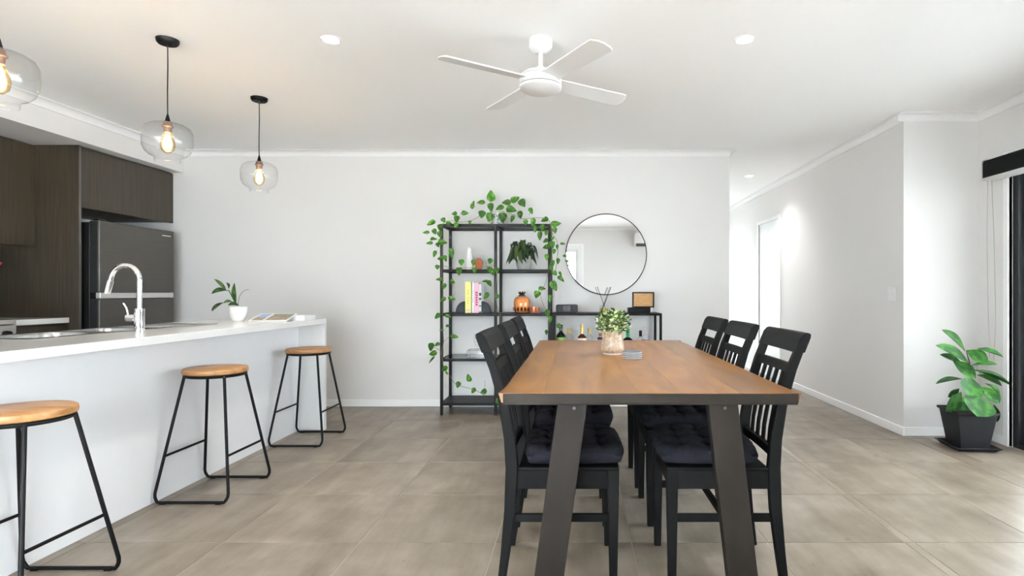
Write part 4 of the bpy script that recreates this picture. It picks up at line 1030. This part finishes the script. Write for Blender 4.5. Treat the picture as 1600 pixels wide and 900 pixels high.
for k, (dx, dy, lab) in enumerate(((-0.040, 0.025, 'clear stem glass at the left inside the glass box'), (0.030, 0.030, 'clear stem glass at the right inside the glass box'))):
    tag(MB().lathe([(0.030, 0.0), (0.030, 0.002), (0.004, 0.006), (0.0035, 0.080), (0.020, 0.095), (0.034, 0.130), (0.034, 0.165), (0.028, 0.205)], 24, cap=False).build('stem_glass', M_GLASS, None, smooth=True, auto=False, loc=(bx[0]+dx, bx[1]+dy, ZS['c']+0.0046)), lab, 'glass', 'stem glasses in the glass box')

# things on the console
Yc = 5.30
e = tag(empty('bluetooth_speaker', on_shelf(885.8, CZ, Yc)), 'dark rounded portable speaker on the console', 'speaker')
def rrect(w_, h_, r_, n=5):
    P = []
    for cx_, cz_, a0 in ((w_-r_, h_-r_, 0), (-w_+r_, h_-r_, 90), (-w_+r_, -h_+r_, 180), (w_-r_, -h_+r_, 270)):
        for k in range(n+1): a = R(a0+90*k/n); P.append((cx_+r_*math.cos(a), cz_+r_*math.sin(a)))
    return P
M_SPK = mat('charcoal_rubber', (0.016, 0.016, 0.018), 0.55, noise=0.15)
MB().prism([(u, v+0.039) for u, v in rrect(0.100, 0.0385, 0.016)], 'y', -0.035, 0.035).build('body', M_SPK, e, bevel=0.006)
MB().prism([(u, v+0.039) for u, v in rrect(0.088, 0.029, 0.012)], 'y', -0.0375, -0.0345).build('grille', mat('speaker_mesh', (0.03, 0.03, 0.033), 0.7, noise=0.6, scale=400), e)
MB().prism([(u, v+0.039) for u, v in rrect(0.034, 0.024, 0.008)], 'y', -0.0392, -0.0372).build('front_badge', mat('dark_badge', (0.045, 0.046, 0.05), 0.4), e, bevel=0.001)
e = tag(empty('reed_diffuser', on_shelf(943.5, CZ, Yc)), 'reed diffuser with black sticks in a small glass bottle', 'diffuser')
MB().lathe([(0.038, 0.0), (0.040, 0.004), (0.040, 0.058), (0.034, 0.066), (0.014, 0.070), (0.013, 0.085), (0.016, 0.087)], 28, cap=False).build('glass_bottle', M_GLASS, e, smooth=True, auto=False)
MB().lathe([(0.0, 0.002), (0.0375, 0.002), (0.0375, 0.040), (0.0, 0.040)], 28).build('oil', glass('yellow_oil', (0.93, 0.86, 0.35), gloss=0.5), e, smooth=True)
for a_, b_ in (((0.026, 0, 0.006), (-0.062, -0.004, 0.240)), ((-0.026, 0.004, 0.006), (0.056, 0.004, 0.238)), ((-0.022, -0.004, 0.006), (0.066, -0.006, 0.236))):
    MB().tube([a_, b_], 0.0026, 6).build('reed', M_BLACK, e)
e = tag(empty('black_storage_box', on_shelf(998, CZ, Yc)), 'flat black box under the rattan framed panel', 'box')
MB().box(-0.100, 0.100, -0.06, 0.06, 0.0, 0.036).build('base', M_BLACK, e, bevel=0.002)
MB().box(-0.101, 0.101, -0.061, 0.061, 0.0365, 0.048).build('lid', M_BLACK, e, bevel=0.002)
e = tag(empty('rattan_frame', (on_shelf(1005, CZ, Yc)[0], Yc, CZ+0.0487)), 'black framed woven rattan panel standing on the black box', 'frame')
MB().box(-0.100, 0.100, -0.012, 0.012, 0.0, 0.011).box(-0.100, 0.100, -0.012, 0.012, 0.131, 0.142).box(-0.100, -0.089, -0.012, 0.012, 0.011, 0.131).box(0.089, 0.100, -0.012, 0.012, 0.011, 0.131).build('frame', M_BLACK, e, bevel=0.001)
MB().box(-0.0888, 0.0888, 0.004, 0.008, 0.0112, 0.1308).build('backing', mat('rattan_backing', (0.72, 0.66, 0.56), 0.7, noise=0.05), e)
b = MB()
for k in range(22): xx = -0.087+k*0.174/21; b.box(xx-0.0026, xx+0.0026, -0.002, 0.002, 0.0114, 0.1306)
for k in range(15): zz = 0.0135+k*0.115/14; b.box(-0.0886, 0.0886, -0.004, -0.0021, zz-0.0026, zz+0.0026)
b.build('woven_rattan', mat('tan_rattan', srgb(196, 152, 98), 0.6, noise=0.15, scale=60), e)['kind'] = 'stuff'
tag(MB().lathe([(0.0, 0.0), (0.014, 0.0), (0.016, 0.045), (0.0145, 0.045), (0.013, 0.003), (0.0, 0.003)], 16).build('shot_glass', M_GLASS, None, smooth=True, loc=on_shelf(1018.6, CZ, 5.32)), 'tiny clear glass at the right end of the console', 'glass')

# bottles on the lower console shelf
Yb = 5.30
kb = Yb/F
def bottle(px, top_py, wpx, body_f, neck_r, body_m, cap_m, cap_h, label_m, lab, lz=(0.25, 0.6), liquid=None, name='bottle', ball=False):
    h = (H-(top_py-VY)*kb) - CSH; r = wpx*kb/2; hb = h*body_f
    e = tag(empty('bottle', ((px-VX)*kb, Yb + (-0.045 if px in (876.5, 1000, 909.3) else 0.045), CSH+0.0003)), lab, 'bottle', 'bottles on the console shelf')
    hn = h-cap_h
    MB().lathe([(0.0, 0.0), (r*0.92, 0.0), (r, 0.006), (r, hb), (r*0.9, hb+(hn-hb)*0.18), (r*0.62, hb+(hn-hb)*0.40), (neck_r*1.08, hb+(hn-hb)*0.66), (neck_r, hn)], 28).build('body', body_m, e, smooth=True, auto=50)
    if liquid: MB().lathe([(0.0, 0.004), (r*0.9, 0.004), (r*0.93, hb*0.85), (0.0, hb*0.85)], 24).build('liquid', liquid, e, smooth=True)
    if ball: MB().lathe([(0.0, hn-0.004), (neck_r, hn-0.002), (neck_r, hn+0.01)] + [(0.021*math.sin(math.pi*k/8), hn+0.028-0.021*math.cos(math.pi*k/8)) for k in range(1, 9)], 20).build('stopper', cap_m, e, smooth=True)
    else: MB().lathe([(0.0, hn-0.012), (neck_r*1.22, hn-0.012), (neck_r*1.22, hn+cap_h-0.002), (neck_r*1.1, hn+cap_h), (0.0, hn+cap_h)], 20).build('cap', cap_m, e, smooth=True)
    if label_m: MB().lathe([(r*1.008, h*lz[0]), (r*1.008, h*lz[1])], 28, cap=False).build('label', label_m, e, smooth=True)
M_DKGL = mat('dark_green_bottle_glass', (0.010, 0.014, 0.008), 0.06); M_BRGL = mat('brown_bottle_glass', (0.075, 0.018, 0.006), 0.06)
M_GFOIL = mat('gold_foil', srgb(214, 184, 120), 0.35, metal=0.3, noise=0.1); M_CORK = mat('cork', srgb(196, 174, 112), 0.7, noise=0.15)
M_GRCAP = mat('green_cap', srgb(36, 152, 84), 0.4); M_YLIQ = glass('pale_yellow_liquor', (0.93, 0.84, 0.50), gloss=0.4)
M_LBLG = mat('green_label', srgb(110, 150, 60), 0.5, noise=0.25, scale=60); M_LBLW = mat('cream_label', srgb(236, 222, 206), 0.5, noise=0.06); M_BLUE = mat('blue_print', srgb(110, 110, 190), 0.5, noise=0.4, scale=90)
bottle(876.5, 507, 15, 0.64, 0.014, M_DKGL, M_DKGL, 0.04, M_LBLG, 'dark green wine bottle with a green label on the console shelf', (0.35, 0.62))
bottle(889, 513.5, 14.5, 0.74, 0.0145, M_GLASS, M_CORK, 0.042, None, 'clear round bottle with cork stopper beside the dark wine bottle')
bottle(909.3, 506, 13.5, 0.60, 0.013, M_BRGL, M_GFOIL, 0.075, M_LBLW, 'brown bottle with gold foil neck and cream label', (0.30, 0.58))
bottle(921, 513, 11.5, 0.67, 0.0135, M_GLASS, M_CORK, 0.042, None, 'small clear bottle of pale yellow liquor with cork', liquid=M_YLIQ)
bottle(938.5, 521, 9, 0.74, 0.012, M_GLASS, mat('dusty_red_cap', srgb(150, 96, 84), 0.5), 0.02, M_INK, 'small bottle half hidden left of the table plant', (0.72, 0.82))
bottle(981.5, 514, 14.5, 0.62, 0.0145, mat('black_bottle_glass', (0.012, 0.008, 0.006), 0.06), M_GRCAP, 0.07, None, 'dark bottle with a bright green neck behind the table plant')
bottle(1000, 516, 12, 0.67, 0.0115, M_GLASS, M_BLACK, 0.042, None, 'clear bottle with black screw cap on the console shelf')
bottle(1008.5, 510.5, 12, 0.67, 0.0085, M_GLASS, M_GLASS, 0.05, M_BLUE, 'clear bottle with glass ball stopper and blue print', (0.30, 0.55), ball=True)

# ------------------------------------------------------------------ on the dining table
q = Vector((0.210, 3.19, TZ))
e = tag(empty('potted_table_plant', q), 'small variegated plant in a beige waisted pot on the table', 'plant')
mpot = bpy.data.materials.new('marbled_beige_pot'); mpot.use_nodes = True
nt = mpot.node_tree; tc = nt.nodes.new('ShaderNodeTexCoord'); n = nt.nodes.new('ShaderNodeTexNoise'); n.inputs['Scale'].default_value = 26; n.inputs['Distortion'].default_value = 2.2
rr = nt.nodes.new('ShaderNodeValToRGB'); rr.color_ramp.elements[0].color = (*srgb(176, 150, 122), 1); rr.color_ramp.elements[1].color = (*srgb(206, 188, 168), 1); rr.color_ramp.elements[0].position = 0.35; rr.color_ramp.elements[1].position = 0.6
nt.links.new(tc.outputs['Object'], n.inputs['Vector']); nt.links.new(n.outputs['Fac'], rr.inputs['Fac']); nt.links.new(rr.outputs['Color'], nt.nodes['Principled BSDF'].inputs['Base Color']); nt.nodes['Principled BSDF'].inputs['Roughness'].default_value = 0.3
MB().lathe([(0.0, 0.003), (0.047, 0.003), (0.058, 0.014), (0.064, 0.030), (0.062, 0.052), (0.056, 0.080), (0.058, 0.108), (0.063, 0.128), (0.059, 0.128), (0.053, 0.105), (0.0, 0.105)], 36).build('pot', mpot, e, smooth=True)
MB().lathe([(0.0, 0.0003), (0.052, 0.0003), (0.052, 0.006), (0.0, 0.006)], 32).build('saucer', M_WHITECER, e, smooth=True)
MB().lathe([(0.0, 0.106), (0.054, 0.106)], 20, cap=False).build('soil', M_SOIL, e)
rl = random.Random(21)
fa, fb_, stm = MB(), MB(), MB()
for s_ in range(30):
    az = rl.uniform(0, 2*math.pi); rr_ = rl.uniform(0.1, 1)**0.6
    tipp = Vector((0.080*rr_*math.cos(az), 0.080*rr_*math.sin(az), 0.225-0.065*rr_*rr_)); base_ = Vector((math.cos(az)*0.02, math.sin(az)*0.02, 0.10))
    stm.tube([base_, base_.lerp(tipp, 0.5)+Vector((0, 0, 0.015)), tipp], 0.0012, 5)
for k in range(900):
    u = Vector((rl.gauss(0, 1), rl.gauss(0, 1), rl.gauss(0, 1))).normalized() * rl.uniform(0.45, 1.0)
    lump = 1 + 0.10*math.sin(5*math.atan2(u.y, u.x)+1.3) + 0.08*math.sin(9*u.z)
    p = Vector((u.x*0.092*lump, u.y*0.092*lump, 0.172+u.z*0.064*lump))
    if p.z < 0.132 and (p.x**2+p.y**2)**0.5 < 0.066: p.z = 0.134 + rl.uniform(0, 0.01)
    dv = (u + Vector((rl.uniform(-1, 1), rl.uniform(-1, 1), rl.uniform(-0.4, 0.8)))*0.8).normalized(); L = rl.uniform(0.016, 0.025)
    sd = dv.cross(Vector((rl.uniform(-1, 1), rl.uniform(-1, 1), 1))).normalized()*L*0.36; nn = dv.cross(sd).normalized()*0.002
    tg = fb_ if rl.random() < 0.34 else fa
    tg.add([p, p+dv*L*0.45+sd+nn, p+dv*L, p+dv*L*0.45-sd+nn, p+dv*L*0.5-nn], [(0, 1, 4), (1, 2, 4), (2, 3, 4), (3, 0, 4)])
fa.build('green_foliage', M_SPRIG, e)['kind'] = 'stuff'; fb_.build('pale_foliage', M_SPRIG2, e)['kind'] = 'stuff'; stm.build('stems', M_STEM, e)['kind'] = 'stuff'
M_COAST = mat('pale_grey_coaster', (0.50, 0.51, 0.52), 0.5, noise=0.08, scale=40); M_COASTB = mat('slate_blue_edge', (0.12, 0.14, 0.18), 0.5)
for k in range(4):
    nm = ('bottom', 'second from bottom', 'second from top', 'top')[k]
    e = tag(empty('coaster', (0.297+0.0015*((k*7) % 3-1), 2.97+0.001*k, TZ+0.0003+k*0.0092)), 'round grey coaster, %s of the stack on the table' % nm, 'coaster', 'stacked coasters')
    MB().lathe([(0.0, 0.0), (0.047, 0.0), (0.0505, 0.002), (0.0505, 0.0060), (0.049, 0.0064)], 40).build('disc', M_COAST, e, smooth=True)
    MB().lathe([(0.0, 0.0064), (0.0485, 0.0064), (0.0485, 0.0088), (0.0, 0.0088)], 40).build('felt_top', M_COASTB, e, smooth=True)

# ------------------------------------------------------------------ on the island
q = Vector((-2.425, 4.15, IZ))
e = tag(empty('potted_orchid', q), 'white pot with long strap leaves on the island end', 'plant')
MB().lathe([(0.0, 0.0005), (0.034, 0.0005), (0.045, 0.015), (0.056, 0.060), (0.058, 0.102), (0.054, 0.103), (0.051, 0.085), (0.0, 0.085)], 32).build('pot', M_WHITECER, e, smooth=True)
MB().lathe([(0.0, 0.086), (0.052, 0.086)], 20, cap=False).build('soil', M_SOIL, e)
Yo = 4.15
def op(x_, y_, dy=0.0): return at(320+x_/10, 430+y_/10, Yo+dy)
for (b_, t_, w_, nrm) in (((335, 245, 0), (150, 52, -0.03), 0.024, (0.6, -1, 0.5)), ((350, 240, 0.01), (92, 266, 0.02), 0.011, (0.2, -0.4, 1)), ((372, 215, 0), (343, 105, 0.03), 0.014, (1, -0.5, 0)),
                          ((490, 440, 0), (455, 125, -0.03), 0.032, (0.3, -1, 0.1)), ((530, 475, 0), (370, 455, -0.08), 0.036, (0.1, -0.8, 0.7)), ((430, 415, 0), (290, 425, -0.05), 0.028, (0, -0.7, 0.8)), ((300, 425, -0.05), (88, 560, -0.06), 0.014, (0.3, -0.8, 0.6))):
    place_leaf(LEAF['orchid'], op(*b_), op(*t_), w_, e, nrm)
def rel(pts): return [p-e.location for p in pts]
MB().tube(rel([op(500, 480), op(450, 380), op(400, 285), op(370, 235), op(340, 240)]), 0.0035, 7).build('cane', mat('green_cane', srgb(86, 106, 62), 0.6), e, smooth=True)
MB().tube(rel([op(520, 470), op(525, 400), op(545, 320), op(590, 260), op(640, 228), op(685, 226)]), 0.0018, 6).build('air_root', M_STEM, e, smooth=True)
# magazines
def magazine(name, x, y, z0_, wd_, dp, th, rz, rx, label, prints, cover):
    e = empty(name, (x, y, z0_), 0); e.rotation_euler = Euler((rx, 0, rz)); tag(e, label, 'magazine', 'magazines on the island')
    MB().box(-wd_/2, wd_/2, -dp/2, dp/2, 0, th-0.0006).build('pages', mat('magazine_paper', (0.78, 0.78, 0.77), 0.5, noise=0.02), e)
    MB().box(-wd_/2, wd_/2, -dp/2, dp/2, th-0.0005, th).build('cover', cover, e)
    for (u0, u1, v0, v1, m_) in prints:
        MB().box(-wd_/2+u0*wd_, -wd_/2+u1*wd_, -dp/2+v0*dp, -dp/2+v1*dp, th, th+0.0004).build('cover_photo', m_, e)
M_SKYP = mat('printed_sky', srgb(150, 176, 216), 0.4, noise=0.12, scale=20); M_HOUSE = mat('printed_houses', srgb(150, 128, 108), 0.4, noise=0.5, scale=60); M_GARD = mat('printed_garden', srgb(126, 130, 110), 0.4, noise=0.5, scale=70)
magazine('magazine', -2.150, 4.345, IZ+0.0004, 0.30, 0.20, 0.034, R(3), 0, 'thick plain white catalogue propping up the tilted magazine', [], M_WC)
magazine('magazine', -2.185, 4.175, IZ+0.0240, 0.26, 0.20, 0.006, R(4), R(13), 'open property magazine with printed photos beside the white pot', [(0.06, 0.34, 0.45, 0.92, M_SKYP), (0.06, 0.34, 0.08, 0.45, M_HOUSE), (0.42, 0.97, 0.50, 0.92, M_GARD), (0.42, 0.97, 0.10, 0.50, M_HOUSE)], M_WC)

# red flowers on the kitchen bench at the left edge
q = Vector((-4.40, 4.17, BZ))
e = tag(empty('red_flower_vase', q), 'red flowers in a dark vase at the left edge of the bench', 'flowers')
MB().lathe([(0.0, 0.0005), (0.04, 0.0005), (0.055, 0.05), (0.05, 0.11), (0.03, 0.16), (0.035, 0.18)], 24).build('vase', mat('dark_vase', (0.02, 0.02, 0.022), 0.3), e, smooth=True)
M_PET = mat('red_petal', srgb(186, 60, 70), 0.5, noise=0.2)
rl = random.Random(4); fm = leaf_mesh('petal', lance, M_PET, 0.6, 0.1, 6)
for k in range(7):
    a = -0.9+0.3*k; tipv = Vector((0.02+0.16*math.sin(a+0.7)*1.0, -0.02+0.05*math.cos(k*2.1), 0.30+0.10*math.cos(a)+0.02*(k % 3)))
    MB().tube([(0.005*(k-3), 0, 0.14), tipv*0.6+Vector((0, 0, 0.06)), tipv], 0.002, 5).build('stem', M_STEM, e)
    for j in range(3):
        dv = Vector((math.sin(a)*0.6+rl.uniform(-0.3, 0.5), rl.uniform(-0.4, 0.4), 0.9)).normalized()
        m_ = place_leaf(fm, e.location+tipv-dv*0.01, e.location+tipv+dv*0.065, 0.024, e, (rl.uniform(-1, 1), -1, 0.2), 'petal')

# ------------------------------------------------------------------ fiddle leaf fig
q = Vector((2.785, 4.085, 0)); 
fg = tag(empty('potted_fiddle_leaf_fig', q), 'fiddle leaf fig in a square charcoal pot beside the sliding door', 'plant')
M_POT = mat('charcoal_plastic_pot', (0.013, 0.0135, 0.015), 0.55, spec=0.2, noise=0.08)
rot = Matrix.Rotation(R(-6), 4, 'Z')
def frust(levels, name, m, hole=None):
    b = MB(); vs = []; fs = []
    for hw, zz in levels:
        for sx, sy_ in ((-1, -1), (1, -1), (1, 1), (-1, 1)): vs.append((sx*hw, sy_*hw, zz))
    n_ = len(levels)
    for i in range(n_-1):
        for k in range(4): fs.append((i*4+k, i*4+(k+1) % 4, (i+1)*4+(k+1) % 4, (i+1)*4+k))
    fs += [(3, 2, 1, 0), tuple((n_-1)*4+k for k in range(4))]
    o = b.add(vs, fs).build(name, m, fg, bevel=0.008, seg=3); o.matrix_local = rot; return o
frust([(0.118, 0.0005), (0.142, 0.024), (0.150, 0.026), (0.150, 0.031), (0.138, 0.031), (0.110, 0.012)], 'saucer', M_POT)
frust([(0.094, 0.016), (0.128, 0.255), (0.140, 0.257), (0.140, 0.275), (0.128, 0.275), (0.120, 0.255)], 'pot', M_POT)
frust([(0.119, 0.250), (0.119, 0.262)], 'soil', M_SOIL)
Yg = 4.07
def fp(x_, y_, dy=0.0): return at(1400+x_/3.915, 490+y_/3.915, Yg+dy)
FIG = [((425,235),(300,93),72,(0.05,0.0),(0.5,-1,0.6)), ((448,308),(264,185),84,(0.0,-0.05),(0.3,-1,0.7)), ((405,305),(275,245),50,(0.03,0.05),(0.4,-1,0.5)), ((345,285),(490,388),82,(0.0,-0.12),(-0.2,-1,0.4)),
       ((425,225),(565,292),92,(0.0,-0.10),(-0.1,-1,0.5)), ((460,318),(622,300),52,(0.0,-0.06),(0,-0.5,1)), ((490,215),(667,255),62,(0.02,0.0),(0,-0.6,1)), ((465,343),(722,423),48,(0.0,-0.02),(0.2,-0.5,1)),
       ((490,375),(664,436),60,(0.02,0.02),(0,-0.8,0.8)), ((410,400),(248,415),40,(0.0,-0.05),(0,-0.5,1)), ((452,385),(465,510),150,(-0.03,-0.14),(0.1,-1,0.5)), ((388,458),(322,512),42,(0.0,0.0),(0.3,-1,0.5)),
       ((500,492),(508,622),200,(-0.05,-0.17),(0.05,-1,0.45)), ((525,448),(638,545),86,(0.0,-0.08),(-0.3,-1,0.6)), ((400,478),(318,600),92,(0.0,-0.06),(0.4,-1,0.4)), ((598,555),(620,660),46,(0.02,-0.05),(-0.6,-1,0.2)),
       ((540,425),(648,485),34,(0.02,0.0),(0,-0.7,0.8)), ((430,500),(400,600),90,(0.02,0.0),(0.2,-1,0.3)), ((480,520),(560,610),90,(0.03,-0.02),(-0.2,-1,0.3))]
for (b_, t_, w_, (d0, d1), nrm) in FIG:
    place_leaf(LEAF['fig'], fp(*b_, d0), fp(*t_, d1), w_/3.915*Yg/F, fg, nrm)
MB().tube([p-fg.location for p in (fp(440, 620, 0.015), fp(452, 480, 0.02), fp(445, 380, 0.03), fp(450, 300, 0.03), fp(430, 230, 0.04))], [0.008, 0.007, 0.006, 0.005, 0.003], 8).build('trunk', mat('fig_bark', srgb(70, 56, 42), 0.8, noise=0.3), fg, smooth=True)

# ------------------------------------------------------------------ air conditioner behind the viewer (seen in the mirror)
e = tag(empty('air_conditioner', (1.68, YF, 2.06)), 'white split air conditioner seen in the round mirror', 'air conditioner')
MB().prism([(0.0, 0.0), (0.0, 0.28), (0.20, 0.28), (0.215, 0.25), (0.205, 0.06), (0.15, 0.0)], 'x', -0.45, 0.45).build('housing', M_FANW, e, bevel=0.006)
MB().prism([(0.152, -0.002), (0.204, 0.052), (0.206, 0.046), (0.156, -0.006)], 'x', -0.41, 0.41).build('louvre', M_GAP, e)
